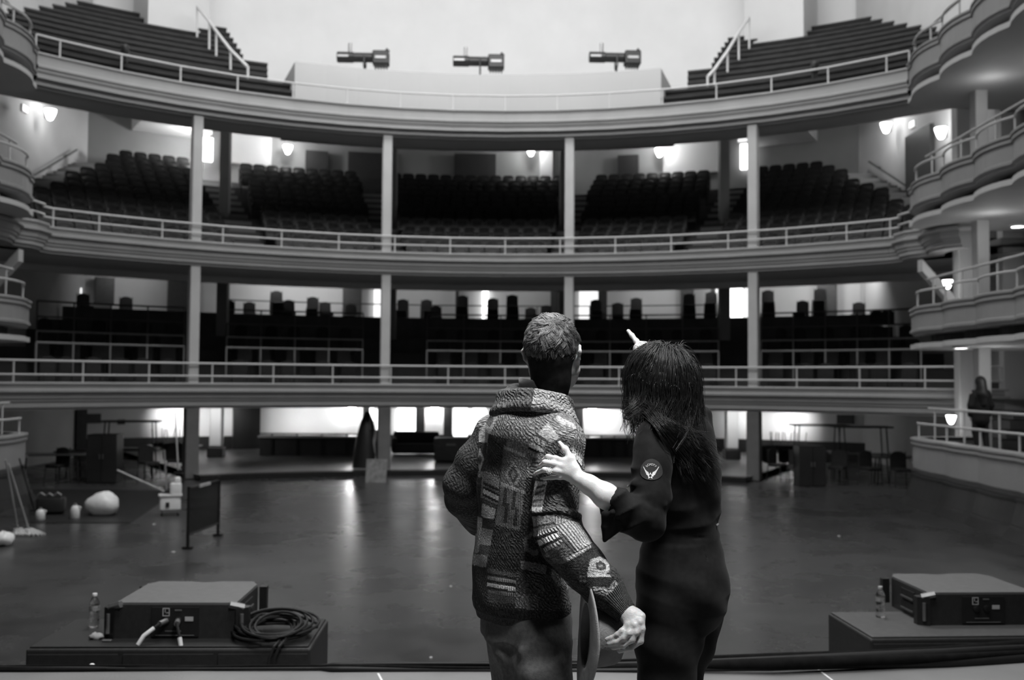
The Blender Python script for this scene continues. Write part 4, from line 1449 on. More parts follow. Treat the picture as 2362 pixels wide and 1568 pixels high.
# ================================================================ people: fields and surfaces
class Field:
    "distance field on a grid; shapes are blended in one by one, the surface is drawn by surface nets"
    def __init__(s, lo, hi, h):
        s.lo = np.array(lo, float)
        s.h = h
        s.n = np.ceil((np.array(hi) - s.lo) / h).astype(int) + 1
        s.a = np.full(s.n, 0.2, np.float32)
        s.ax = [(s.lo[i] + h * np.arange(s.n[i])).astype(np.float32) for i in range(3)]

    def put(s, fn, lo, hi, k=0.01, op='u'):
        m = max(k, 0.012) * 1.5 + .02
        i0 = [max(0, int((lo[i] - m - s.lo[i]) / s.h)) for i in range(3)]
        i1 = [min(s.n[i], int((hi[i] + m - s.lo[i]) / s.h) + 2) for i in range(3)]
        if any(i1[i] <= i0[i] for i in range(3)):
            return s
        sl = tuple(slice(i0[i], i1[i]) for i in range(3))
        X = s.ax[0][sl[0]][:, None, None]
        Y = s.ax[1][sl[1]][None, :, None]
        Z = s.ax[2][sl[2]][None, None, :]
        d = fn(X, Y, Z).astype(np.float32)
        a = s.a[sl]
        if op == 'u':
            hh = np.clip(.5 + .5 * (a - d) / k, 0, 1)
            s.a[sl] = a * (1 - hh) + d * hh - k * hh * (1 - hh)
        elif op == 's':
            hh = np.clip(.5 - .5 * (a + d) / k, 0, 1)
            s.a[sl] = a * (1 - hh) - d * hh + k * hh * (1 - hh)
        elif op == 'add':
            s.a[sl] = a + d
        return s

    def cone(s, a, b, ra, rb, k=0.01, op='u'):
        a, b = np.array(a, float), np.array(b, float)
        ab = b - a
        L2 = max(float(ab @ ab), 1e-9)
        r = max(ra, rb)

        def fn(X, Y, Z):
            t = np.clip(((X - a[0]) * ab[0] + (Y - a[1]) * ab[1] + (Z - a[2]) * ab[2]) / L2, 0, 1)
            dx, dy, dz = X - a[0] - t * ab[0], Y - a[1] - t * ab[1], Z - a[2] - t * ab[2]
            return np.sqrt(dx * dx + dy * dy + dz * dz) - (ra + (rb - ra) * t)
        return s.put(fn, np.minimum(a, b) - r, np.maximum(a, b) + r, k, op)

    def chain(s, pts, rs, k=0.01, op='u'):
        for i in range(len(pts) - 1):
            s.cone(pts[i], pts[i + 1], rs[i], rs[i + 1], k, op)
        return s

    def ell(s, c, r, R=None, k=0.01, op='u'):
        c, r = np.array(c, float), np.array(r, float)
        R = np.eye(3) if R is None else np.array(R, float)

        def fn(X, Y, Z):
            x, y, z = X - c[0], Y - c[1], Z - c[2]
            q = [R[0, i] * x + R[1, i] * y + R[2, i] * z for i in range(3)]
            k0 = np.sqrt((q[0] / r[0]) ** 2 + (q[1] / r[1]) ** 2 + (q[2] / r[2]) ** 2)
            k1 = np.sqrt((q[0] / r[0] ** 2) ** 2 + (q[1] / r[1] ** 2) ** 2 + (q[2] / r[2] ** 2) ** 2)
            return k0 * (k0 - 1) / np.maximum(k1, 1e-6)
        return s.put(fn, c - r.max(), c + r.max(), k, op)

    def loft(s, secs, k=0.01, op='u', rnd=0.01):
        "stacked ellipses (z, cx, cy, a, b, angle) interpolated in z"
        S = np.array(sorted(secs), float)
        lo = (S[:, 1].min() - S[:, 3:5].max(), S[:, 2].min() - S[:, 3:5].max(), S[0, 0])
        hi = (S[:, 1].max() + S[:, 3:5].max(), S[:, 2].max() + S[:, 3:5].max(), S[-1, 0])

        def fn(X, Y, Z):
            z = np.clip(Z, S[0, 0], S[-1, 0])
            zf = np.asarray(z).ravel()
            p = [np.interp(zf, S[:, 0], S[:, j]).reshape(Z.shape) for j in range(1, 6)]
            x, y = X - p[0], Y - p[1]
            c, sn = np.cos(p[4]), np.sin(p[4])
            u, v = x * c + y * sn, -x * sn + y * c
            k0 = np.sqrt((u / p[2]) ** 2 + (v / p[3]) ** 2)
            k1 = np.sqrt((u / p[2] ** 2) ** 2 + (v / p[3] ** 2) ** 2)
            d = k0 * (k0 - 1) / np.maximum(k1, 1e-6)
            dz = np.abs(Z - z)
            return np.where(dz > 0, np.sqrt(np.maximum(d, 0) ** 2 + dz ** 2) + np.minimum(d, 0) * 0, d)
        return s.put(fn, lo, hi, k, op)

    def mesh(s, name, smooth_it=1):
        a = s.a
        n = a.shape
        ins = a < 0
        # cells with a sign change
        c = np.zeros((n[0] - 1, n[1] - 1, n[2] - 1), np.uint8)
        for dx in (0, 1):
            for dy in (0, 1):
                for dz in (0, 1):
                    c += ins[dx:n[0] - 1 + dx, dy:n[1] - 1 + dy, dz:n[2] - 1 + dz]
        act = np.argwhere((c > 0) & (c < 8))
        idx = np.full(c.shape, -1, np.int32)
        idx[tuple(act.T)] = np.arange(len(act))
        pos = np.zeros((len(act), 3))
        cnt = np.zeros(len(act))
        i, j, k = act.T
        corners = [(x, y, z) for x in (0, 1) for y in (0, 1) for z in (0, 1)]
        vals = {q: a[i + q[0], j + q[1], k + q[2]].astype(float) for q in corners}
        for q in corners:
            for ax in range(3):
                if q[ax] == 0:
                    q2 = list(q)
                    q2[ax] = 1
                    v0, v1 = vals[q], vals[tuple(q2)]
                    m = (v0 < 0) != (v1 < 0)
                    t = np.where(m, v0 / np.where(np.abs(v0 - v1) < 1e-12, 1, v0 - v1), 0)
                    p = np.array(q, float)[None, :].repeat(len(act), 0)
                    p[:, ax] = t
                    pos[m] += p[m]
                    cnt[m] += 1
        pos = s.lo + (act + pos / np.maximum(cnt, 1)[:, None]) * s.h
        faces = []
        for ax in range(3):
            o1, o2 = [(1, 2), (2, 0), (0, 1)][ax]
            sl0 = [slice(1, -1)] * 3
            sl0[ax] = slice(0, n[ax] - 1)
            sl1 = list(sl0)
            sl1[ax] = slice(1, n[ax])
            A_, B_ = ins[tuple(sl0)], ins[tuple(sl1)]
            e = np.argwhere(A_ != B_)
            if not len(e):
                continue
            flip = A_[tuple(e.T)]
            e = e + np.array([0 if t == ax else 1 for t in range(3)])

            def at(d1, d2):
                q = e.copy()
                q[:, o1] += d1
                q[:, o2] += d2
                return idx[tuple(q.T)]
            quad = np.stack([at(-1, -1), at(0, -1), at(0, 0), at(-1, 0)], 1)
            quad[~flip] = quad[~flip][:, ::-1]
            faces.append(quad)
        F = np.concatenate(faces)
        F = F[(F >= 0).all(1)]
        # light smoothing
        for _ in range(smooth_it):
            acc = np.zeros_like(pos)
            nn = np.zeros(len(pos))
            for q in range(4):
                p0, p1 = F[:, q], F[:, (q + 1) % 4]
                np.add.at(acc, p0, pos[p1])
                np.add.at(acc, p1, pos[p0])
                np.add.at(nn, p0, 1)
                np.add.at(nn, p1, 1)
            pos = .5 * pos + .5 * acc / np.maximum(nn, 1)[:, None]
        return np_mesh(name, pos, F)


def np_mesh(name, V, F):
    me = bpy.data.meshes.new(name)
    V = np.asarray(V, np.float32)
    F = np.asarray(F, np.int32)
    k = F.shape[1]
    me.vertices.add(len(V))
    me.vertices.foreach_set('co', V.ravel())
    me.loops.add(F.size)
    me.loops.foreach_set('vertex_index', F.ravel())
    me.polygons.add(len(F))
    me.polygons.foreach_set('loop_start', np.arange(0, F.size, k, dtype=np.int32))
    me.polygons.foreach_set('loop_total', np.full(len(F), k, np.int32))
    me.polygons.foreach_set('use_smooth', np.ones(len(F), bool))
    me.update(calc_edges=True)
    me.validate()
    return me


def obj_of(me, mat, parent=None, name=None):
    me.materials.append(mat)
    o = bpy.data.objects.new(name or me.name, me)
    COL.objects.link(o)
    if parent:
        o.parent = parent
        o.matrix_parent_inverse = parent.matrix_world.inverted() if parent.type != 'EMPTY' else Matrix.Translation(-parent.location)
    return o


def verts_of(me):
    v = np.empty(len(me.vertices) * 3, np.float32)
    me.vertices.foreach_get('co', v)
    n = np.empty(len(me.vertices) * 3, np.float32)
    me.vertex_normals.foreach_get('vector', n)
    return v.reshape(-1, 3), n.reshape(-1, 3)


def project(V):
    d = V - CAM
    w = d @ FWD
    return CX + F_PX * (d @ RGT) / w, CY - F_PX * (d @ UPV) / w


def in_poly(px, py, poly):
    r = np.zeros(px.shape, bool)
    n = len(poly)
    for i in range(n):
        (x0, y0), (x1, y1) = poly[i], poly[(i + 1) % n]
        c = ((y0 > py) != (y1 > py)) & (px < (x1 - x0) * (py - y0) / ((y1 - y0) if y1 != y0 else 1e-9) + x0)
        r ^= c
    return r


def strands(name, P, r0, r1, mat, parent):
    "hair: P is (n, steps, 3); three-sided tapering strands"
    N, S, _ = P.shape
    T = np.gradient(P, axis=1)
    T /= np.maximum(np.linalg.norm(T, axis=2, keepdims=True), 1e-9)
    ref = np.array([.3, .2, .93])
    A_ = np.cross(T, ref)
    A_ /= np.maximum(np.linalg.norm(A_, axis=2, keepdims=True), 1e-6)
    B_ = np.cross(T, A_)
    t = np.linspace(0, 1, S)[None, :, None]
    rad = (r0 + (r1 - r0) * t ** 1.5)
    rings = []
    for k in range(3):
        w = 2 * PI * k / 3
        rings.append(P + A_ * rad * math.cos(w) + B_ * rad * math.sin(w))
    V = np.stack(rings, 2).reshape(-1, 3)
    base = (np.arange(N)[:, None, None] * S + np.arange(S - 1)[None, :, None]) * 3
    k = np.arange(3)[None, None, :]
    l = (k + 1) % 3
    F = np.stack([base + k, base + l, base + 3 + l, base + 3 + k], -1).reshape(-1, 4)
    me = np_mesh(name, V, F)
    return obj_of(me, mat, parent, name)


def attr_material(name, knit=True):
    "garment whose patch colours and knit kinds are vertex attributes; stitches come from the garment's own u,v"
    m = bpy.data.materials.new(name)
    m.use_nodes = True
    nt = m.node_tree
    b = nt.nodes['Principled BSDF']
    b.inputs['Roughness'].default_value = .9
    b.inputs['Specular IOR Level'].default_value = .06
    b.inputs['Sheen Weight'].default_value = .02
    N = nt.nodes.new
    L = nt.links.new

    def math_(op, a, c=None, v=None):
        n = N('ShaderNodeMath')
        n.operation = op
        for i, x in enumerate((a, c, v)):
            if x is None:
                continue
            if isinstance(x, (int, float)):
                n.inputs[i].default_value = x
            else:
                L(x, n.inputs[i])
        return n.outputs[0]
    at = N('ShaderNodeAttribute')
    at.attribute_name = 'patch'
    sep = N('ShaderNodeSeparateColor')
    L(at.outputs['Color'], sep.inputs[0])
    uv = N('ShaderNodeAttribute')
    uv.attribute_name = 'knit'
    sx = N('ShaderNodeSeparateXYZ')
    L(uv.outputs['Vector'], sx.inputs[0])
    U, V = sx.outputs[0], sx.outputs[1]
    # cables: wandering ropes of stitches
    wn = N('ShaderNodeTexNoise')
    wn.inputs['Scale'].default_value = 22
    wn.inputs['Detail'].default_value = 2
    L(uv.outputs['Vector'], wn.inputs['Vector'])
    warp = math_('MULTIPLY_ADD', wn.outputs['Fac'], .05, -.025)
    wob = math_('MULTIPLY', math_('SINE', math_('MULTIPLY', math_('ADD', V, warp), 170.0)), .0045)
    uu = math_('ADD', math_('ADD', U, wob), warp)
    rope = math_('ABSOLUTE', math_('SINE', math_('MULTIPLY', uu, 240.0)))
    st = math_('SINE', math_('ADD', math_('MULTIPLY', math_('ADD', V, warp), 560.0), math_('MULTIPLY', U, 460.0)))
    cable = math_('MULTIPLY', rope, math_('ADD', math_('MULTIPLY', st, .35), .65))
    rib = math_('ABSOLUTE', math_('SINE', math_('MULTIPLY', U, 420.0)))
    # fine stitches
    fine = math_('MULTIPLY', math_('ABSOLUTE', math_('SINE', math_('MULTIPLY', U, 900.0))), math_('ABSOLUTE', math_('SINE', math_('MULTIPLY', V, 800.0))))
    no = N('ShaderNodeTexNoise')
    no.inputs['Scale'].default_value = 230
    no.inputs['Detail'].default_value = 3
    L(uv.outputs['Vector'], no.inputs['Vector'])
    no2 = N('ShaderNodeTexNoise')
    no2.inputs['Scale'].default_value = 85
    no2.inputs['Detail'].default_value = 4
    L(uv.outputs['Vector'], no2.inputs['Vector'])
    h = math_('ADD', math_('MULTIPLY', cable, sep.outputs[1]), math_('MULTIPLY', rib, sep.outputs[2]))
    h = math_('ADD', h, math_('MULTIPLY', fine, .07))
    h = math_('ADD', h, math_('MULTIPLY', no.outputs['Fac'], .5))
    bp = N('ShaderNodeBump')
    bp.inputs['Strength'].default_value = 1.0
    bp.inputs['Distance'].default_value = .005
    L(h, bp.inputs['Height'])
    L(bp.outputs[0], b.inputs['Normal'])
    # yarn mottling: flecks of lighter and darker wool
    f = math_('MULTIPLY_ADD', no.outputs['Fac'], 3.2, -.55)
    f = math_('MULTIPLY', f, math_('MULTIPLY_ADD', no2.outputs['Fac'], 1.3, .35))
    hollow_shade = math_('MULTIPLY_ADD', math_('ADD', math_('MULTIPLY', cable, sep.outputs[1]), math_('MULTIPLY', rib, sep.outputs[2])), .55, .72)  # shade in the stitch hollows, put into the colour
    f = math_('MULTIPLY', f, hollow_shade)
    v = math_('MULTIPLY', sep.outputs[0], f)
    v = math_('MINIMUM', v, .9)
    cc = N('ShaderNodeCombineColor')
    for i in range(3):
        L(v, cc.inputs[i])
    L(cc.outputs[0], b.inputs['Base Color'])
    return m


def set_attr(me, name, data, kind='FLOAT_COLOR'):
    at = me.attributes.new(name, kind, 'POINT')
    if kind == 'FLOAT_COLOR':
        d = np.concatenate([data, np.ones((len(data), 1))], 1).astype(np.float32)
        at.data.foreach_set('color', d.ravel())
    else:
        at.data.foreach_set('vector', data.astype(np.float32).ravel())


SKIN = M('skin', .42, .45, .06, 14, bump=.12, bscale=220, spec=.4)
SKIN.node_tree.nodes['Principled BSDF'].inputs['Subsurface Weight'].default_value = .15
SKIN.node_tree.nodes['Principled BSDF'].inputs['Subsurface Scale'].default_value = .006
SKIN2 = M('fair_skin', .66, .42, .04, 14, bump=.06, bscale=220, spec=.4)
SKIN2.node_tree.nodes['Principled BSDF'].inputs['Subsurface Weight'].default_value = .15
SKIN2.node_tree.nodes['Principled BSDF'].inputs['Subsurface Scale'].default_value = .006


def frame(fwd, up=(0, 0, 1)):
    "columns: right, forward, up"
    f = Vector(fwd).normalized()
    r = f.cross(Vector(up)).normalized()
    u = r.cross(f)
    return np.array([[r.x, f.x, u.x], [r.y, f.y, u.y], [r.z, f.z, u.z]])


def head(Fd, c, R, sc=1.0, neck=None, neck_r=.056):
    "head blended into a field: c is the skull centre, R the head frame"
    def L(x, y, z):
        return np.array(c) + R @ np.array([x, y, z]) * sc
    q = lambda *v: np.array(v) * sc
    Fd.ell(L(0, -.012, .022), q(.073, .096, .088), R, .02)           # cranium
    Fd.ell(L(0, .045, -.045), q(.060, .055, .085), R, .03)           # face
    Fd.ell(L(0, .062, -.098), q(.034, .030, .026), R, .03)           # chin
    for s in (-1, 1):
        Fd.cone(L(s * .058, .0, -.055), L(s * .028, .062, -.100), .022 * sc, .018 * sc, .03)   # jaw line
        Fd.ell(L(s * .044, .072, -.030), q(.022, .018, .020), R, .02)                          # cheekbone
        Fd.ell(L(s * .031, .083, .004), q(.017, .012, .010), R, .008, 's')                     # eye socket
        Fd.ell(L(s * .031, .079, .003), q(.0125, .0125, .0125), R, .004)                       # eyeball
        Fd.cone(L(s * .012, .097, .020), L(s * .046, .088, .021), .007 * sc, .005 * sc, .012)  # brow
        # ear: a rim and a lobe
        e0 = L(s * .070, -.008, -.012)
        Fd.ell(e0, q(.012, .020, .032), R @ np.array(Matrix.Rotation(-s * .35, 3, 'Z')), .008)
        Fd.chain([L(s * .073, .008, .008), L(s * .084, -.008, .020), L(s * .088, -.026, .008), L(s * .083, -.024, -.016), L(s * .075, -.008, -.036)], [.0045 * sc, .005 * sc, .0055 * sc, .005 * sc, .006 * sc], .006)
    Fd.chain([L(0, .096, .012), L(0, .116, -.026), L(0, .118, -.034)], [.008 * sc, .011 * sc, .012 * sc], .012)  # nose
    for s in (-1, 1):
        Fd.ell(L(s * .012, .104, -.036), q(.009, .012, .008), R, .008)
    Fd.cone(L(-.022, .096, -.066), L(.022, .096, -.066), .007 * sc, .007 * sc, .01)   # lips
    Fd.cone(L(-.018, .094, -.076), L(.018, .094, -.076), .008 * sc, .008 * sc, .01)
    Fd.cone(L(-.021, .106, -.0705), L(.021, .106, -.0705), .0022, .0022, .003, 's')
    if neck is not None:
        Fd.cone(L(0, -.022, -.055), neck, neck_r * sc, neck_r * 1.12, .03)


def finger(Fd, pts, r0, r1, k=.005):
    n = len(pts)
    rs = [r0 + (r1 - r0) * i / (n - 1) for i in range(n)]
    Fd.chain(pts, rs, k)
    for p, r in zip(pts[1:-1], rs[1:-1]):
        Fd.ell(p, (r * 1.1,) * 3, None, k)
# ================================================================ the man
def w3(px, py, Y):
    return np.array(W(px, py, Y))


MC = 2.98
HR = frame((.30, .92, .26))                 # head looks up and a little right
HC = w3(1276, 812, 2.99)
sh_r, el_r, wr_r = w3(1290, 1032, 2.87), w3(1284, 1222, 2.80), w3(1441, 1408, 2.70)
sh_l, el_l, wr_l = w3(1134, 1003, 3.10), w3(1066, 1120, 3.13), w3(1108, 1206, 3.27)
neckb = w3(1252, 935, 2.99)


def ztop(py, Y=MC):
    return float(w3(1200, py, Y)[2])


def xat(px, py, Y=MC):
    return float(w3(px, py, Y)[0])


TH = -math.radians(42)      # body turned to the right
pel = w3(1212, 1440, 2.98)
kn_r, an_r = w3(1256, 1720, 2.88), np.array([xat(1262, 1560, 2.9), 2.88, .09])
kn_l, an_l = w3(1206, 1720, 3.08), np.array([xat(1214, 1560, 3.06), 3.10, .09])
hp_r, hp_l = w3(1250, 1462, 2.91), w3(1182, 1450, 3.05)
# skin body -------------------------------------------------------
Fb = Field((-.22, 2.58, -.01), (.50, 3.38, 1.78), .0036)
head(Fb, HC, HR, 1.0, neckb, .053)
Fb.chain([neckb, w3(1215, 1020, 3.025), w3(1200, 1200, 3.01), pel], [.052, .066, .07, .085], .03)
for sh, el, wr in ((sh_r, el_r, wr_r), (sh_l, el_l, wr_l)):
    Fb.chain([w3(1215, 1005, 3.0), sh], [.05, .044], .03)
    Fb.chain([sh, (sh + el) / 2, el], [.046, .043, .037], .02)
    Fb.chain([el, el * .6 + wr * .4, wr], [.037, .037, .025], .015)
for hp, kn, an in ((hp_r, kn_r, an_r), (hp_l, kn_l, an_l)):
    Fb.chain([pel, hp], [.07, .055], .03)
    Fb.chain([hp, kn, an], [.052, .042, .032], .02)
    Fb.cone(an - np.array([0, 0, .04]), an + np.array([.07, .12, -.055]), .035, .028, .02)
# right hand: the back of the hand faces the camera, fingers close on the hat crown
K = [w3(1480, 1421, 2.668), w3(1475, 1434, 2.655), w3(1462, 1441, 2.652), w3(1448, 1441, 2.660)]
for kk in K:
    Fb.cone(wr_r + (kk - wr_r) * .05, kk, .019, .0105, .008)
Fb.ell((wr_r + K[1]) / 2, (.028, .018, .024), None, .012)
for kk in K:
    Fb.ell(kk + np.array([0, -.005, .001]), (.0100, .0095, .0100), None, .004)
for kk in K[:3]:
    Fb.cone(wr_r + (kk - wr_r) * .35 + np.array([0, -.015, 0]), kk + np.array([0, -.009, 0]), .0035, .0045, .005)
finger(Fb, [K[0], w3(1481, 1450, 2.648), w3(1478, 1478, 2.648), w3(1455, 1494, 2.652), w3(1428, 1501, 2.662)], .0095, .0070, .003)
finger(Fb, [K[1], w3(1467, 1458, 2.640), w3(1459, 1475, 2.640), w3(1438, 1488, 2.646), w3(1414, 1494, 2.660)], .0092, .0068, .003)
finger(Fb, [K[2], w3(1450, 1460, 2.640), w3(1439, 1471, 2.642), w3(1422, 1481, 2.650), w3(1403, 1485, 2.662)], .0088, .0066, .003)
finger(Fb, [K[3], w3(1434, 1455, 2.650), w3(1424, 1463, 2.652), w3(1410, 1471, 2.660), w3(1399, 1474, 2.666)], .0080, .0062, .003)
finger(Fb, [wr_r + np.array([.016, .02, -.01]), w3(1470, 1432, 2.71), w3(1462, 1452, 2.745), w3(1440, 1470, 2.775)], .013, .009)
# left hand rests at the front pocket
LK = wr_l + np.array([.05, .06, -.05])
Fb.cone(wr_l, LK, .024, .026, .015)
for k in range(4):
    b0 = LK + np.array([.012 * k - .02, .012 * k - .01, -.012 * k + .01])
    finger(Fb, [b0, b0 + np.array([.02, .02, -.03]), b0 + np.array([.025, .015, -.062 + .005 * k])], .010, .0075)
finger(Fb, [wr_l + np.array([.01, .02, .01]), wr_l + np.array([.05, .05, .01]), wr_l + np.array([.08, .06, -.02])], .012, .009)
MAN = obj_of(Fb.mesh('person', 2), SKIN)
tag(MAN, 'man in a patchwork knit cardigan, back turned, holding a hat low', 'person')

# cardigan ---------------------------------------------------------
Fc = Field((-.22, 2.56, .80), (.52, 3.40, 1.60), .0031)
secs = []
for py, L_, R_, a, b in ((958, 1175, 1302, .120, .098), (985, 1142, 1318, .165, .116), (1020, 1118, 1318, .178, .120), (1060, 1106, 1306, .170, .118), (1120, 1102, 1296, .160, .118), (1200, 1099, 1290, .155, .115), (1270, 1093, 1294, .158, .118),
                         (1340, 1087, 1308, .172, .126), (1385, 1086, 1315, .178, .130), (1402, 1090, 1313, .174, .127), (1412, 1096, 1308, .165, .120), (1426, 1099, 1305, .160, .116)):
    hw = (xat(R_, py) - xat(L_, py)) / 2
    cx = (xat(R_, py) + xat(L_, py)) / 2
    ap = math.sqrt((a * math.cos(TH)) ** 2 + (b * math.sin(TH)) ** 2)
    f = hw / ap
    lean = .005 + .018 * max(0, min(1, (1075 - py) / 120))
    secs.append((ztop(py), cx, MC + lean, a * f, b * f, TH))
Fc.loft(secs, .02)
# shoulders
Fc.cone(w3(1240, 958, 2.985), w3(1296, 1018, 2.89), .082, .068, .035)
Fc.cone(w3(1218, 960, 3.02), w3(1142, 998, 3.10), .066, .052, .035)
Fc.chain([w3(1292, 1030, 2.872), w3(1289, 1090, 2.85), w3(1283, 1160, 2.82), w3(1282, 1218, 2.80)], [.070, .067, .063, .060], .018)
# forearm sleeve with a soft overlap at the elbow, narrowing to the cuff
Fc.chain([w3(1284, 1212, 2.80), w3(1302, 1254, 2.775), w3(1345, 1308, 2.75), w3(1392, 1356, 2.725), w3(1408, 1372, 2.715)], [.064, .066, .060, .052, .044], .015)
Fc.chain([w3(1406, 1370, 2.716), w3(1424, 1390, 2.708), w3(1447, 1415, 2.698)], [.041, .037, .0345], .008)
for k in range(20):
    ax_ = el_r - sh_r
    ax_ /= np.linalg.norm(ax_)
    e1_ = np.cross(ax_, [0, 1, 0])
    e1_ /= np.linalg.norm(e1_)
    e2_ = np.cross(ax_, e1_)
    rp = [w3(1284, 1188, 2.812) + .0645 * (e1_ * math.cos(a) + e2_ * math.sin(a)) for a in (2 * PI * k / 20, 2 * PI * (k + 1) / 20)]
    Fc.cone(rp[0], rp[1], .009, .009, .006)
Fc.ell(w3(1216, 1000, 2.965), (.125, .112, .105), None, .04)
# left sleeve, bent at the hip
Fc.chain([w3(1137, 1000, 3.095), w3(1098, 1060, 3.10), w3(1064, 1118, 3.12), w3(1068, 1150, 3.17), w3(1105, 1200, 3.26)], [.056, .057, .056, .056, .050], .02)
# folds
for (p, q, r, Yd) in (((1237, 1186), (1290, 1180), .010, 2.765), ((1290, 1180), (1332, 1200), .010, 2.765), ((1243, 1240), (1300, 1226), .007, 2.735), ((1262, 1286), (1330, 1262), .008, 2.72),
                      ((1305, 1290), (1358, 1260), .006, 2.695), ((1345, 1340), (1412, 1318), .010, 2.685), ((1372, 1356), (1415, 1336), .010, 2.675)):
    Fc.cone(w3(p[0], p[1], Yd + .02), w3(q[0], q[1], Yd + .02), r, r, .02)


def wob(X, Y, Z):
    return (.0035 * np.sin(21 * X + 9 * Z + 3) * np.sin(17 * Z + 11 * Y) + .002 * np.sin(52 * Z + 31 * X) * np.sin(43 * Y + 1)) * np.ones_like(X + Y + Z)


Fc.put(wob, Fc.lo, Fc.lo + np.array(Fc.n) * Fc.h, .01, 'add')
# hollow hem so that the trousers come out of it
Fc.loft([(.80, secs[-1][1], MC, secs[-1][3] - .012, secs[-1][4] - .012, TH), (.875, secs[-1][1], MC, secs[-1][3] - .014, secs[-1][4] - .014, TH)], .004, 's')
Fc.cone(w3(1442, 1409, 2.700), w3(1466, 1437, 2.688), .028, .042, .003, 's')
me = Fc.mesh('cardigan', 1)
V, Nn = verts_of(me)
px, py = project(V)
front = ((V - CAM) * Nn).sum(1) < .15
# own coordinates of the knit: arms use distance along the arm and angle, the trunk uses girth and height
patch = np.zeros((len(V), 3))
uv = np.zeros((len(V), 3))
ang = np.arctan2(V[:, 1] - MC, V[:, 0] - secs[4][1])
uv[:, 0] = ang * .15
uv[:, 1] = V[:, 2]
isarm = np.zeros(len(V), int)


def along(P0, P1, sl, base):
    d = (P1 - P0) / np.linalg.norm(P1 - P0)
    t = (V[sl] - P0) @ d
    r = (V[sl] - P0) - t[:, None] * d
    e1 = np.cross(d, [0, 1, 0])
    e1 /= np.linalg.norm(e1)
    e2 = np.cross(d, e1)
    uv[sl, 0] = np.arctan2(r @ e2, r @ e1) * .06
    uv[sl, 1] = t + base


SLV = [(1303, 1004), (1262, 1030), (1240, 1075), (1233, 1120), (1226, 1170), (1230, 1240), (1250, 1290), (1300, 1335), (1375, 1392), (1425, 1440), (1475, 1420), (1440, 1335), (1366, 1240), (1340, 1180), (1346, 1030), (1330, 990)]
dseg = np.linalg.norm(np.cross(V - sh_r, (el_r - sh_r) / np.linalg.norm(el_r - sh_r)), axis=1)
rs = in_poly(px, py, SLV) & (V[:, 1] < 2.93)
isarm[rs] = 1
up_ = rs & (((V - el_r) @ (wr_r - el_r)) < ((V - el_r) @ (sh_r - el_r)) * .9)
fo_ = rs & ~up_
along(sh_r, el_r, up_, 0)
along(el_r, wr_r, fo_, .2)
ls = (px < 1104) & (py > 985) & (py < 1230) & (V[:, 1] > 2.99) & (px < 1104 - (py - 1040) * 0.02)
isarm[ls] = 2
along(sh_l, el_l, ls, .5)
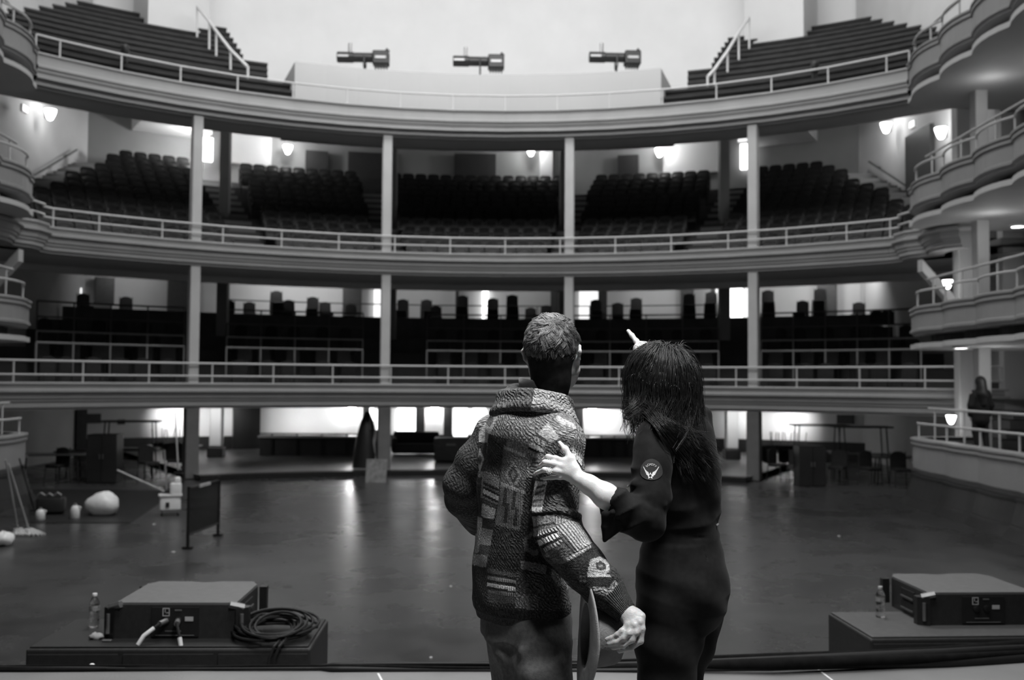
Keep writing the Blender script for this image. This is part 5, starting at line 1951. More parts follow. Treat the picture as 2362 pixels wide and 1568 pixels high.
# base: a quilt of dark and mid squares all round
cell = np.floor(uv[:, 0] / .075).astype(int) * 7 + np.floor(uv[:, 1] / .11).astype(int) * 13 + isarm * 5
tone = np.array([.05, .16, .08, .22, .06, .12, .30, .04, .10, .18, .05])[np.abs(cell) % 11]
kn = np.array([.6, .2, .9, .1, .7, .3, .0, .8, .5, .4, .9])[np.abs(cell) % 11]
patch[:, 0] = tone
patch[:, 1] = kn
tr = front & (isarm == 0)
patch[tr & (py < 1100), :2] = (.22, .75)
patch[tr & (py >= 1100), :2] = (.045, .7)
patch[ls & front, :2] = (.06, .5)
sl = front & (isarm == 1)
patch[sl & up_, :2] = (.10, .4)
patch[sl & fo_, :2] = (.06, .4)
TRUNK, SLEEVE, BOTH = 0, 1, 9
PATCHES = [
    (0, [(1150, 940), (1130, 958), (1104, 998), (1098, 1020), (1124, 1022), (1133, 995), (1150, 958)], .50, .0, 0),
    (0, [(1129, 958), (1119, 975), (1130, 986), (1140, 966)], .16, .0, 0),
    (0, [(1098, 1019), (1123, 1021), (1121, 1087), (1095, 1088)], .05, .2, 0),
    (0, [(1107, 1034), (1117, 1058), (1107, 1088), (1098, 1060)], .42, .0, 0),
    (0, [(1107, 1048), (1112, 1058), (1107, 1072), (1102, 1060)], .06, .0, 0),
    (0, [(1127, 1000), (1170, 1012), (1156, 1100), (1119, 1086)], .065, .9, 0),
    (0, [(1113, 1088), (1153, 1102), (1150, 1166), (1108, 1146)], .22, .1, 0),
    (0, [(1114, 1110), (1153, 1128), (1152, 1134), (1114, 1117)], .04, .0, 0),
    (0, [(1114, 1121), (1152, 1140), (1152, 1145), (1114, 1127)], .04, .0, 0),
    (0, [(1115, 1127), (1151, 1145), (1150, 1155), (1114, 1137)], .85, .0, .3),
    (0, [(1114, 1137), (1150, 1156), (1150, 1161), (1113, 1143)], .03, .0, 0),
    (0, [(1112, 1148), (1148, 1165), (1148, 1170), (1111, 1153)], .05, .0, 0),
    (0, [(1112, 1160), (1144, 1173), (1139, 1198), (1110, 1187)], .34, .1, 0),
    (0, [(1110, 1187), (1139, 1198), (1139, 1201), (1110, 1190)], .55, .0, .8),
    (0, [(1099, 1190), (1113, 1195), (1108, 1275), (1094, 1275)], .28, .3, 0),
    (0, [(1114, 1194), (1141, 1199), (1137, 1222), (1111, 1216)], .045, .0, 0),
    (0, [(1111, 1217), (1137, 1222), (1133, 1258), (1105, 1254)], .20, .1, 0),
    (0, [(1106, 1255), (1131, 1259), (1127, 1279), (1103, 1277)], .06, .0, 0),
    (0, [(1088, 1277), (1125, 1280), (1121, 1309), (1086, 1301)], .28, .2, 0),
    (0, [(1080, 1302), (1124, 1309), (1126, 1392), (1080, 1384)], .04, .7, 0),
    (0, [(1163, 1027), (1212, 1048), (1210, 1056), (1161, 1034)], .50, .0, .9),
    (0, [(1161, 1036), (1216, 1058), (1212, 1134), (1154, 1112)], .13, .3, 0),
    (0, [(1184, 1062), (1204, 1095), (1184, 1128), (1164, 1092)], .26, .2, 0),
    (0, [(1184, 1072), (1197, 1095), (1184, 1117), (1171, 1092)], .07, .2, 0),
    (0, [(1184, 1084), (1190, 1095), (1184, 1106), (1178, 1094)], .20, .2, 0),
    (0, [(1156, 1113), (1212, 1134), (1210, 1142), (1154, 1120)], .36, .0, .9),
    (0, [(1154, 1121), (1208, 1142), (1199, 1224), (1142, 1210)], .17, .1, .6),
    (0, [(1163, 1125), (1171, 1128), (1166, 1170), (1158, 1168)], .05, .1, .3),
    (0, [(1184, 1132), (1191, 1135), (1186, 1178), (1178, 1175)], .05, .1, .3),
    (0, [(1166, 1160), (1174, 1163), (1168, 1208), (1160, 1206)], .05, .1, .3),
    (0, [(1188, 1172), (1196, 1175), (1191, 1216), (1183, 1214)], .05, .1, .3),
    (0, [(1139, 1213), (1201, 1225), (1195, 1320), (1124, 1304)], .032, .8, 0),
    (0, [(1124, 1310), (1193, 1322), (1189, 1392), (1126, 1388)], .10, .1, .2),
    (0, [(1124, 1322), (1192, 1333), (1191, 1338), (1124, 1327)], .03, .0, 0),
    (0, [(1124, 1328), (1191, 1340), (1191, 1347), (1124, 1336)], .26, .0, .9),
    (0, [(1124, 1336), (1191, 1347), (1190, 1354), (1124, 1343)], .03, .0, 0),
    (0, [(1123, 1343), (1189, 1355), (1188, 1364), (1123, 1352)], .72, .0, .9),
    (0, [(1124, 1353), (1189, 1364), (1189, 1368), (1124, 1358)], .03, .0, 0),
    (0, [(1126, 1362), (1189, 1370), (1189, 1376), (1126, 1368)], .20, .0, .9),
    (0, [(1192, 1318), (1260, 1326), (1320, 1330), (1320, 1412), (1188, 1402)], .085, .9, 0),
    (0, [(1190, 1368), (1240, 1372), (1242, 1408), (1188, 1402)], .17, 1.0, 0),
    (0, [(1202, 1292), (1261, 1304), (1258, 1325), (1200, 1311)], .22, .3, 0),
    (0, [(1206, 1243), (1233, 1220), (1266, 1258), (1233, 1284), (1210, 1268)], .17, .1, 0),
    (0, [(1217, 1245), (1234, 1232), (1252, 1258), (1233, 1270), (1218, 1262)], .05, .5, 0),
    (0, [(1272, 1290), (1300, 1318), (1318, 1345), (1286, 1352), (1272, 1330)], .22, .8, 0),
    (0, [(1265, 972), (1293, 1011), (1265, 1018), (1240, 999)], .55, .0, 0),
    (0, [(1240, 999), (1266, 1018), (1262, 1026), (1233, 1006)], .10, .0, 0),
    (0, [(1234, 1006), (1262, 1022), (1258, 1032), (1228, 1015)], .32, .0, .6),
    (0, [(1224, 1020), (1252, 1033), (1247, 1043), (1220, 1029)], .90, .0, .4),
    (0, [(1220, 1029), (1247, 1043), (1245, 1047), (1218, 1034)], .03, .0, 0),
    (0, [(1217, 1036), (1244, 1049), (1240, 1058), (1214, 1045)], .28, .0, .8),
    (0, [(1284, 956), (1326, 978), (1330, 992), (1300, 980), (1282, 968)], .58, .0, 0),
    (9, [(1290, 976), (1335, 992), (1344, 1022), (1306, 1012), (1290, 1000)], .24, .9, 0),
    (1, [(1262, 1022), (1300, 1008), (1344, 1016), (1346, 1090), (1236, 1090)], .10, .8, 0),
    (1, [(1320, 1028), (1344, 1052), (1344, 1062), (1316, 1038)], .30, .0, .6),
    (1, [(1322, 1036), (1344, 1060), (1342, 1074), (1319, 1046)], .80, .0, .3),
    (1, [(1319, 1047), (1341, 1075), (1340, 1082), (1317, 1054)], .04, .0, 0),
    (1, [(1226, 1110), (1262, 1110), (1249, 1186), (1222, 1176)], .58, .1, .2),
    (1, [(1238, 1122), (1258, 1116), (1258, 1121), (1236, 1128)], .12, .0, 0),
    (1, [(1234, 1136), (1256, 1128), (1255, 1134), (1233, 1144)], .18, .0, 0),
    (1, [(1230, 1154), (1252, 1150), (1251, 1156), (1229, 1160)], .20, .0, 0),
    (1, [(1228, 1166), (1250, 1164), (1249, 1169), (1228, 1171)], .25, .0, 0),
    (1, [(1262, 1108), (1342, 1108), (1337, 1202), (1249, 1186)], .085, 1.0, 0),
    (1, [(1224, 1184), (1290, 1178), (1338, 1198), (1338, 1204), (1290, 1186), (1224, 1192)], .03, .0, 0),
    (1, [(1224, 1191), (1278, 1188), (1284, 1222), (1230, 1236)], .30, .1, .2),
    (1, [(1230, 1214), (1280, 1204), (1281, 1209), (1230, 1219)], .08, .0, 0),
    (1, [(1231, 1228), (1283, 1214), (1284, 1224), (1232, 1238)], .36, .0, 1),
    (1, [(1233, 1240), (1284, 1226), (1286, 1231), (1236, 1246)], .03, .0, 0),
    (1, [(1238, 1247), (1288, 1227), (1291, 1239), (1244, 1259)], .68, .0, 1),
    (1, [(1246, 1260), (1291, 1240), (1293, 1244), (1250, 1264)], .03, .0, 0),
    (1, [(1252, 1264), (1296, 1244), (1299, 1252), (1258, 1273)], .32, .0, 1),
    (1, [(1280, 1190), (1336, 1206), (1366, 1252), (1327, 1274), (1306, 1240), (1283, 1222)], .36, .1, .7),
    (1, [(1286, 1228), (1304, 1234), (1330, 1270), (1316, 1278)], .10, .1, .5),
    (1, [(1258, 1275), (1300, 1250), (1326, 1276), (1300, 1300), (1280, 1300)], .14, .3, 0),
    (1, [(1305, 1288), (1362, 1257), (1365, 1263), (1309, 1295)], .50, .0, .4),
    (1, [(1309, 1295), (1366, 1262), (1395, 1290), (1372, 1310), (1352, 1330), (1320, 1320)], .045, .2, 0),
    (1, [(1362, 1290), (1384, 1284), (1404, 1292), (1407, 1314), (1396, 1324), (1354, 1326)], .48, .2, 0),
    (1, [(1374, 1298), (1386, 1293), (1398, 1302), (1397, 1313), (1386, 1316), (1376, 1310)], .07, .3, 0),
    (1, [(1381, 1299), (1391, 1303), (1388, 1309), (1381, 1307)], .30, .0, 0),
    (1, [(1354, 1319), (1408, 1324), (1410, 1331), (1356, 1329)], .65, .0, 0),
    (1, [(1350, 1329), (1412, 1330), (1424, 1340), (1404, 1358), (1352, 1352)], .04, .1, 0),
    (1, [(1366, 1352), (1404, 1356), (1418, 1338), (1428, 1346), (1406, 1376), (1372, 1368)], .30, .9, 0),
    (1, [(1392, 1382), (1434, 1338), (1475, 1410), (1430, 1440)], .07, .0, 1.6),
]
for kind, poly, alb, cb, rb in PATCHES:
    m = front & in_poly(px, py, poly)
    if kind != 9:
        m &= (isarm == kind)
    patch[m] = (alb, cb, rb)
hem = (V[:, 2] < ztop(1406)) & (isarm == 0)
patch[hem] = (.075, 0, 1.6)
uv[hem, 0] = ang[hem] * .17
set_attr(me, 'patch', patch)
set_attr(me, 'knit', uv, 'FLOAT_VECTOR')
KNIT = attr_material('patchwork_knit')
CARD = obj_of(me, KNIT, MAN)
tag(CARD, 'patchwork knit cardigan of cabled, striped and speckled squares')

# shawl collar: a thick folded band standing round the neck ----------
ct, cb_ = w3(1243, 900, 3.01), w3(1234, 955, 2.985)
Fk = Field((-.10, 2.80, 1.36), (.34, 3.20, 1.60), .003)
ring_t, ring_b = [], []
for k in range(40):
    a = 2 * PI * k / 40
    ca, sa = math.cos(a), math.sin(a)
    back = max(0, -sa)
    ring_t.append(np.array([ct[0] - .004 + .076 * ca, ct[1] + .082 * sa, ct[2] + .000 - .012 * back - .004 * ca]))
    ring_b.append(np.array([cb_[0] - .004 + .120 * ca, cb_[1] + .114 * sa, cb_[2] + .006 + .022 * back - .036 * max(0, ca) ** 2 - .004 * max(0, -ca) ** 3]))
for k in range(40):
    j = (k + 1) % 40
    m0, m1 = ring_t[k] * .45 + ring_b[k] * .55 + np.array([0, 0, .018]), ring_t[j] * .45 + ring_b[j] * .55 + np.array([0, 0, .018])
    Fk.cone(ring_t[k], ring_t[j], .012, .012, .008)
    Fk.cone(ring_t[k], m0, .011, .012, .010)
    Fk.cone(m0, ring_b[k], .012, .013, .010)
    Fk.cone(m0, m1, .013, .013, .008)
    Fk.cone(ring_b[k], ring_b[j], .013, .013, .008)
Fk.put(lambda X, Y, Z: .003 * np.sin(40 * X + 22 * Z) * np.sin(35 * Y + 4) * np.ones_like(X + Y + Z), Fk.lo, Fk.lo + np.array(Fk.n) * Fk.h, .01, 'add')
me = Fk.mesh('collar', 1)
V, Nn = verts_of(me)
px, py = project(V)
ang = np.arctan2(V[:, 1] - cb_[1], V[:, 0] - cb_[0])
uv = np.stack([ang * .11, V[:, 2] * 1.0, V[:, 1] * 0], 1)
patch = np.tile(np.array([.10, 1.0, 0]), (len(V), 1))
m = in_poly(px, py, [(1232, 888), (1300, 900), (1345, 985), (1330, 992), (1268, 958), (1222, 946), (1228, 920)])
patch[m] = (.34, 1.0, 0)
uv[m] = np.stack([V[m, 2] * 1.2, ang[m] * .11, 0 * ang[m]], 1)
set_attr(me, 'patch', patch)
set_attr(me, 'knit', uv, 'FLOAT_VECTOR')
tag(obj_of(me, KNIT, MAN), 'thick knit shawl collar, dark on one side and pale cable on the other')
# shirt collar --------------------------------------------------------
mb = MB()
SHIRT = M('pale_shirt_cotton', .42, .8, .1, 20, bump=.1, bscale=300)
vs, fs = [], []
n = 36
for k in range(n):
    a = 2 * PI * k / n
    up = max(0, -math.sin(a)) * .004
    c0 = w3(1247, 897, 3.0)
    for r, z in ((.066, -.02), (.0665, .012 + up), (.0625, .014 + up), (.062, -.02)):
        vs.append((c0[0] + r * 1.0 * math.cos(a), c0[1] + r * 1.05 * math.sin(a), c0[2] + z - .020 * math.cos(a)))
for k in range(n):
    for j in range(4):
        l = (j + 1) % 4
        kk = (k + 1) % n
        fs.append((k * 4 + j, kk * 4 + j, kk * 4 + l, k * 4 + l))
mb.add(vs, fs)
mb.build('shirt_collar', SHIRT, MAN, 'all')

# trousers and shoes ---------------------------------------------------
Ft = Field((-.22, 2.66, .02), (.34, 3.36, .98), .005)
Ft.loft([(.80, xat(1214, 1470), 2.985, .150, .112, TH), (.86, xat(1212, 1440), 2.985, .148, .110, TH), (.95, xat(1205, 1380), 2.985, .150, .112, TH)], .03)
Ft.chain([w3(1250, 1470, 2.90), w3(1253, 1560, 2.88), kn_r, an_r + np.array([0, 0, -.02])], [.082, .078, .062, .052], .03)
Ft.chain([w3(1184, 1470, 3.07), w3(1202, 1560, 3.08), kn_l, an_l + np.array([0, 0, -.02])], [.085, .080, .064, .052], .045)
Ft.cone(w3(1196, 1470, 2.98), w3(1222, 1640, 2.98), .075, .05, .05)
for p, q, r, Yd in (((1165, 1510), (1172, 1600), .012, 2.93), ((1205, 1500), (1260, 1478), .009, 2.835),
                    ((1140, 1460), (1160, 1500), .012, 2.95), ((1230, 1560), (1285, 1530), .010, 2.815)):
    Ft.cone(w3(p[0], p[1], Yd), w3(q[0], q[1], Yd), r, r, .036)
Ft.put(lambda X, Y, Z: (.004 * np.sin(30 * Z + 14 * X) * np.sin(18 * X + 9 * Y) + .0025 * np.sin(60 * Z + 25 * X + 20 * Y)) * np.ones_like(X + Y + Z), Ft.lo, Ft.lo + np.array(Ft.n) * Ft.h, .01, 'add')
DENIM = M('grey_denim', .11, .85, .22, 90, bump=.4, bscale=700, spec=.2)
tr_ = obj_of(Ft.mesh('trousers', 2), DENIM, MAN)
sm = MB()
for i in range(26):
    p = w3(1268 - i * .1, 1478 + i * 6, 2.80)
    sm.tube([p, p + np.array([0, 0, -.004])], .0012, 4)
for nm, an, rz in (('r', an_r, -.55), ('l', an_l, -.35)):
    Fs = Field(an + np.array([-.20, -.14, -.10]), an + np.array([.20, .26, .06]), .005)
    d = np.array([math.sin(-rz), math.cos(-rz), 0])
    Fs.chain([an - d * .05 + np.array([0, 0, -.045]), an + d * .06 + np.array([0, 0, -.055]), an + d * .16 + np.array([0, 0, -.06])], [.042, .040, .036], .02)
    Fs.cone(an + np.array([0, 0, .02]), an + np.array([0, 0, -.04]), .044, .044, .02)
    Fs.put(lambda X, Y, Z: (.002 - (Z - 0.0)) + 0 * X + 0 * Y, Fs.lo, Fs.lo + np.array(Fs.n) * Fs.h, .002, 's') if False else None
    obj_of(Fs.mesh('shoe', 2), M('dark_leather', .03, .4, .2, 30, bump=.2), MAN)

# hair -----------------------------------------------------------------
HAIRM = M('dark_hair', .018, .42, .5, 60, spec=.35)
HAIR_LIT = M('short_hair_top_light', .15, .36, .75, 70, spec=.55)  # lighter top hair, highlights from above put into its colour


def hl(x, y, z):
    return HC + HR @ np.array([x, y, z])


rg = np.random.default_rng(4)
P = []
CENT = np.array([0, -.012, .022])
RAD = np.array([.074, .097, .089])


def scalp(v):
    p = CENT + RAD * v
    if v[2] < -.2:                       # the skull runs down into the nape
        k = min(1, (-.2 - v[2]) / .75)
        p = p * np.array([1 - .22 * k, 1 - .12 * k, 1]) + np.array([0, .012 * k, -.030 * k])
    return p


crown = np.array([.12, -.40, .90])
crown /= np.linalg.norm(crown)
S = 9
nclump = 0
while nclump < 760:
    v = rg.normal(size=3)
    v /= np.linalg.norm(v)
    x, y, z = v
    if y > .30 + .55 * max(z, 0) and z < .60:
        continue
    if z < -.97 or (z < -.2 and y > -.12):
        continue
    nclump += 1
    nrm = v / RAD
    nrm /= np.linalg.norm(nrm)
    t = v - crown * (v @ crown)
    t = t - nrm * (t @ nrm)
    t /= max(np.linalg.norm(t), .05)
    top = np.clip((z + .05) / .6, 0, 1)
    t = t + np.array([-.75, -.1, 0]) * top + np.array([0, 0, -.5])
    t = t - nrm * (t @ nrm)
    t /= max(np.linalg.norm(t), .05)
    side = np.cross(nrm, t)
    Lc = (.016 + .026 * top) * rg.uniform(.75, 1.25)
    ph, cu = rg.uniform(0, 6.28), rg.uniform(.5, 1.3) * (.35 + .65 * top)
    lift0 = (.24 + .22 * top) * rg.uniform(.6, 1.3)
    guide = [np.zeros(3)]
    for k in range(1, S):
        u = k / (S - 1)
        d = t + nrm * lift0 * (1 - 1.7 * u) + side * cu * math.sin(ph + 4.2 * u)
        guide.append(guide[-1] + d / np.linalg.norm(d) * Lc / (S - 1))
    guide = np.array(guide)
    for q in range(17):
        off = (t * rg.normal() + side * rg.normal()) * .0062
        v2 = v + off / RAD
        v2 /= np.linalg.norm(v2)
        root = scalp(v2) + nrm * (.0005 if v2[2] > -.2 else .004)
        ln = rg.uniform(.8, 1.1)
        base = scalp(v)
        tip = np.linspace(1, .35, S)[:, None]
        pts = base + guide * ln + (root - base) * tip + rg.normal(size=3) * .0008
        P.append([HC + HR @ q2 for q2 in pts])
# a close cap of hair under the locks
cap = Field(HC - .19, HC + .16, .004)
cap.ell(HC + HR @ CENT, RAD * .995, HR, .01)
cap.chain([HC + HR @ np.array([0, -.048, -.02]), HC + HR @ np.array([0, -.046, -.07]), HC + HR @ np.array([0, -.042, -.118])], [.058, .053, .047], .03)
cap.cone(HC + HR @ np.array([0, .12, -.10]), HC + HR @ np.array([0, .085, .02]), .062, .045, .02, 's')
for s in (-1, 1):
    cap.cone(HC + HR @ np.array([s * .09, .05, -.08]), HC + HR @ np.array([s * .090, -.004, -.035]), .035, .022, .01, 's')
P = np.array(P)
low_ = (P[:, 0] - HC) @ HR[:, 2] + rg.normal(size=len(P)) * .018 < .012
strands('shaded_nape_hair', P[low_], .0009, .0004, HAIRM, MAN)  # lower strands darker, nape shade put into their colour
hair_o = strands('hair', P[~low_], .0009, .0004, HAIR_LIT, MAN)
tag(hair_o, 'short wavy dark hair with highlights painted on top')
obj_of(cap.mesh('hair_cap', 2), M('dark_hair_mass', .012, .7, .4, 60, spec=.1), MAN)

# the hat --------------------------------------------------------------
hn = Vector((.99, .06, -.05)).normalized()
hc = Vector(w3(1349, 1464, 2.745))
HAT = empty('hat', hc, 0, 'grey felt brimmed hat held by the crown in the man\'s lowered hand', 'hat')
zx = hn
xx = Vector((0, 0, 1)) - zx * zx.z
xx.normalize()
yy = zx.cross(xx)
RM = Matrix((xx, yy, zx)).transposed()


def hat_surf(name, prof, mat, n=64, mod=None):
    vs, fs = [], []
    for r, z in prof:
        for k in range(n):
            a = 2 * PI * k / n
            rx, ry, zz = r * 1.0, r * .86, z
            if mod:
                rx, ry, zz = mod(a, r, z)
            vs.append(RM @ Vector((rx * math.cos(a), ry * math.sin(a), zz)))
    m = len(prof)
    for i in range(m):
        j = (i + 1) % m
        for k in range(n):
            l = (k + 1) % n
            fs.append((i * n + k, i * n + l, j * n + l, j * n + k))
    return MB().add(vs, fs).build(name, mat, HAT, 'all')


FELT = M('grey_felt', .30, .9, .12, 40, bump=.2, bscale=300, spec=.15)
FELTD = M('dark_felt', .15, .9, .15, 25, bump=.25, bscale=200, spec=.15)


def brim(a, r, z):
    t = max(0, (r - .085) / .072)
    curl = .014 * t ** 2 * abs(math.sin(a)) ** 1.5 - .008 * t * abs(math.cos(a))
    return r, r * .90, z + curl


def crown(a, r, z):
    k = z / .105
    pinch = 1 - .22 * k * max(0, math.cos(a)) ** 4 - .10 * k * abs(math.sin(a * 2)) ** 3
    dent = .020 * (1 if r < .035 else 0)
    return r * pinch, r * .82 * pinch, z - dent


hat_surf('brim', [(.086, .0), (.10, -.001), (.125, -.002), (.150, -.002), (.157, -.0005), (.157, .002), (.150, .0025), (.125, .002), (.10, .003), (.086, .004)], FELT, mod=brim)
hat_surf('crown', [(.084, .0), (.0865, .004), (.086, .03), (.082, .06), (.076, .085), (.066, .100), (.050, .106), (.030, .104), (.012, .100), (.0005, .099), (.0005, .096), (.012, .097), (.03, .100), (.05, .101), (.062, .096), (.072, .083), (.079, .06), (.083, .03), (.0825, .0)], FELTD, mod=crown)
hat_surf('hat_band', [(.0870, .003), (.0885, .004), (.0875, .026), (.0855, .027)], M('hat_ribbon', .03, .5, .2, 30), mod=lambda a, r, z: crown(a, r, z))
# ================================================================ the woman
WC = 2.96
WR = frame((-.62, .74, .22))                 # she looks up to the left
WHC = w3(1518, 884, 2.97)
wsh_l, wel_l = w3(1512, 1018, 2.83), w3(1492, 1208, 2.75)
wwr_l = w3(1341, 1107, 2.735)
wsh_r, wel_r = w3(1600, 1000, 3.12), w3(1545, 960, 3.32)
wwr_r = w3(1482, 812, 3.50)
wneck = w3(1555, 965, 2.985)
wpel = w3(1570, 1340, 2.96)
whp_l, wkn_l, wan_l = w3(1550, 1400, 2.90), w3(1537, 1720, 2.90), np.array([xat(1546, 1568, 2.9), 2.92, .09])
whp_r, wkn_r, wan_r = w3(1590, 1400, 3.03), w3(1556, 1720, 3.02), np.array([xat(1560, 1568, 3.0), 3.04, .09])

Fw = Field((.12, 2.62, -.01), (.82, 3.66, 1.82), .0040)
head(Fw, WHC, WR, .95, wneck, .045)
Fw.chain([wneck, w3(1565, 1020, 2.97), w3(1565, 1130, 2.97), w3(1572, 1230, 2.97), wpel], [.055, .085, .08, .075, .09], .04)
Fw.chain([w3(1560, 1005, 2.96), wsh_l], [.05, .042], .03)
Fw.chain([wsh_l, wel_l], [.038, .033], .02)
Fw.chain([w3(1560, 1000, 2.98), wsh_r, wel_r, wwr_r], [.05, .040, .033, .022], .02)
for hp, kn, an in ((whp_l, wkn_l, wan_l), (whp_r, wkn_r, wan_r)):
    Fw.chain([wpel, hp], [.08, .07], .03)
    Fw.chain([hp, kn, an], [.068, .046, .032], .02)
    Fw.cone(an - np.array([0, 0, .04]), an + np.array([-.09, .07, -.06]), .03, .024, .02)
# bare forearm, fuller near the elbow
Fw.chain([wel_l, w3(1440, 1172, 2.735), w3(1395, 1142, 2.730), w3(1358, 1117, 2.735), wwr_l], [.036, .037, .034, .0255, .0225], .012)
# left hand laid on the man's sleeve
kn_ = [w3(1303, 1064, 2.758), w3(1300, 1076, 2.752), w3(1304, 1089, 2.752), w3(1313, 1101, 2.758)]
for q in kn_:
    Fw.cone(wwr_l + (q - wwr_l) * .1, q, .0165, .0098, .009)
Fw.ell((wwr_l + kn_[1]) / 2 + np.array([-.006, .006, .0]), (.026, .014, .019), None, .012)
fing = [
    [(1303, 1064, 2.758), (1281, 1057, 2.752), (1264, 1053, 2.766), (1252, 1061, 2.788)],
    [(1300, 1076, 2.752), (1277, 1070, 2.744), (1257, 1066, 2.756), (1245, 1075, 2.784)],
    [(1304, 1089, 2.752), (1281, 1086, 2.742), (1256, 1083, 2.752), (1238, 1090, 2.782)],
    [(1313, 1101, 2.758), (1292, 1100, 2.750), (1274, 1101, 2.756), (1254, 1104, 2.776)]]
for k, pts in enumerate(fing):
    finger(Fw, [w3(*p) for p in pts], (.0088, .0090, .0088, .0078)[k], (.0062, .0064, .0062, .0056)[k], .004)
    q = w3(*pts[0])
    Fw.ell(q + np.array([0, -.003, .001]), (.0095,) * 3, None, .006)
    # tendon from the knuckle toward the wrist
    Fw.cone(q + np.array([0, -.0045, 0]), q * .55 + wwr_l * .45 + np.array([0, -.012, 0]), .0035, .002, .006)
finger(Fw, [w3(1330, 1090, 2.74), w3(1318, 1058, 2.752), w3(1304, 1036, 2.766), w3(1291, 1021, 2.788)], .0125, .0062, .006)
Fw.cone(w3(1326, 1080, 2.742), w3(1308, 1064, 2.752), .012, .008, .012)
# right hand pointing up to the left, beyond her head
fb = w3(1483, 806, 3.51)
Fw.ell(fb, (.036, .032, .030), None, .01)
finger(Fw, [w3(1476, 800, 3.52), w3(1468, 787, 3.54), w3(1458, 774, 3.56), w3(1449, 763, 3.58)], .0100, .0072)
for k in range(3):
    q = w3(1480 + 7 * k, 796 + 1.5 * k, 3.53)
    finger(Fw, [q, q + np.array([.0, .022, .005]), q + np.array([.002, .028, -.02]), q + np.array([.002, .008, -.028])], .0098, .0085)
finger(Fw, [w3(1474, 812, 3.49), w3(1470, 800, 3.505), w3(1480, 794, 3.515)], .011, .009)
WOMAN = obj_of(Fw.mesh('person', 1), SKIN2)
tag(WOMAN, 'woman with long dark hair in a black jumpsuit, pointing up', 'person')

# fingernails ------------------------------------------------------------
for k, pts in enumerate(fing):
    a, b = w3(*pts[2]), w3(*pts[3])
    d = (b - a) / np.linalg.norm(b - a)
    n_ = np.array([0, -1, .35])
    n_ = n_ - d * (n_ @ d)
    n_ /= np.linalg.norm(n_)
    s_ = np.cross(d, n_)
    c = b + n_ * .0048 + d * .001
    P4 = [c - d * .006 + s_ * .0035, c - d * .006 - s_ * .0035, c + d * .006 - s_ * .0028, c + d * .0085, c + d * .006 + s_ * .0028]
    mb = MB().add([p for p in P4] + [p - n_ * .0012 for p in P4], [(0, 1, 2, 3, 4), (9, 8, 7, 6, 5)] + [(i, (i + 1) % 5, 5 + (i + 1) % 5, 5 + i) for i in range(5)])
    mb.build('fingernail', M('nail', .7, .2, .03), WOMAN)
# the ring
rc = w3(1266, 1085, 2.744)
dF = w3(1256, 1083, 2.752) - w3(1281, 1086, 2.742)
dF /= np.linalg.norm(dF)
RMX = Vector(dF).to_track_quat('Z', 'Y').to_matrix()
RING = MB()
pts = [Vector(rc) + RMX @ Vector((.0094 * math.cos(2 * PI * k / 24), .0094 * math.sin(2 * PI * k / 24), 0)) for k in range(24)]
RING.tube(pts, .0013, 6, closed=True)
ro = RING.build('ring', M('gold', .6, .2, .05, 30, metal=1.0), WOMAN, True)
gem = MB()
gc = Vector(rc) + Vector((0, -.0115, .001))
gm = Vector((0, -1, .15)).to_track_quat('Z', 'Y').to_matrix()
gem.lathe([(.001, -.004), (.0062, .0), (.0062, .0012), (.0040, .0028)], gc, 8, mat=gm)
gem.build('stone', M('cut_stone', .85, .06, .02, 30, spec=1.0, coat=1.0), ro)
for k in range(10):
    a = 2 * PI * k / 10
    q = gc + gm @ Vector((.0078 * math.cos(a), .0078 * math.sin(a), .0006))
    MB().lathe([(.0005, -.001), (.0015, 0), (.0005, .0012)], q, 6, mat=gm).build('small_stone', M('white_stone', .85, .08, .02, 30), ro)

# jumpsuit ---------------------------------------------------------------
CL = M('black_cotton', .007, .8, .25, 60, bump=.08, bscale=900, spec=.12)
CL.node_tree.nodes['Principled BSDF'].inputs['Sheen Weight'].default_value = .03
Fj = Field((.14, 2.62, .02), (.86, 3.66, 1.62), .0037)
TW = math.radians(28)
js = []
for py, L_, R_, b in ((955, 1520, 1622, .085), (985, 1490, 1642, .11), (1020, 1468, 1652, .135), (1070, 1460, 1659, .14), (1120, 1462, 1660, .135), (1170, 1472, 1658, .128), (1215, 1484, 1655, .122), (1240, 1488, 1658, .122),
                      (1275, 1477, 1666, .135), (1320, 1471, 1676, .15), (1360, 1470, 1680, .155), (1400, 1468, 1675, .150), (1440, 1468, 1652, .13)):
    hw = (xat(R_, py, WC) - xat(L_, py, WC)) / 2
    cx = (xat(R_, py, WC) + xat(L_, py, WC)) / 2
    js.append((ztop(py, WC), cx, WC, hw, b, 0.0))
Fj.loft(js, .02)
# shoulders and the raised right arm
Fj.chain([w3(1560, 985, 2.96), w3(1524, 1012, 2.86)], [.07, .056], .03)
Fj.chain([w3(1575, 975, 3.0), wsh_r, wel_r, wwr_r * .85 + wel_r * .15], [.07, .060, .052, .040], .025)
Fj.cone(w3(1622, 960, 3.02), w3(1626, 1040, 3.0), .028, .028, .03)
# collar
for k in range(14):
    a0, a1 = 2 * PI * k / 14, 2 * PI * (k + 1) / 14
    q = [w3(1556, 952, 2.985) + np.array([.060 * math.cos(a), .062 * math.sin(a), .0]) for a in (a0, a1)]
    Fj.cone(q[0], q[1], .012, .012, .015)
# left sleeve: upper arm, bunched elbow, rolled cuff
Fj.chain([w3(1508, 1010, 2.84), w3(1503, 1080, 2.80), w3(1499, 1150, 2.77), w3(1490, 1206, 2.755)], [.055, .054, .054, .050], .018)
Fj.chain([w3(1490, 1206, 2.755), w3(1462, 1192, 2.742), w3(1436, 1174, 2.738)], [.050, .048, .047], .018)
Fj.chain([w3(1446, 1180, 2.738), w3(1412, 1160, 2.733)], [.050, .047], .005)
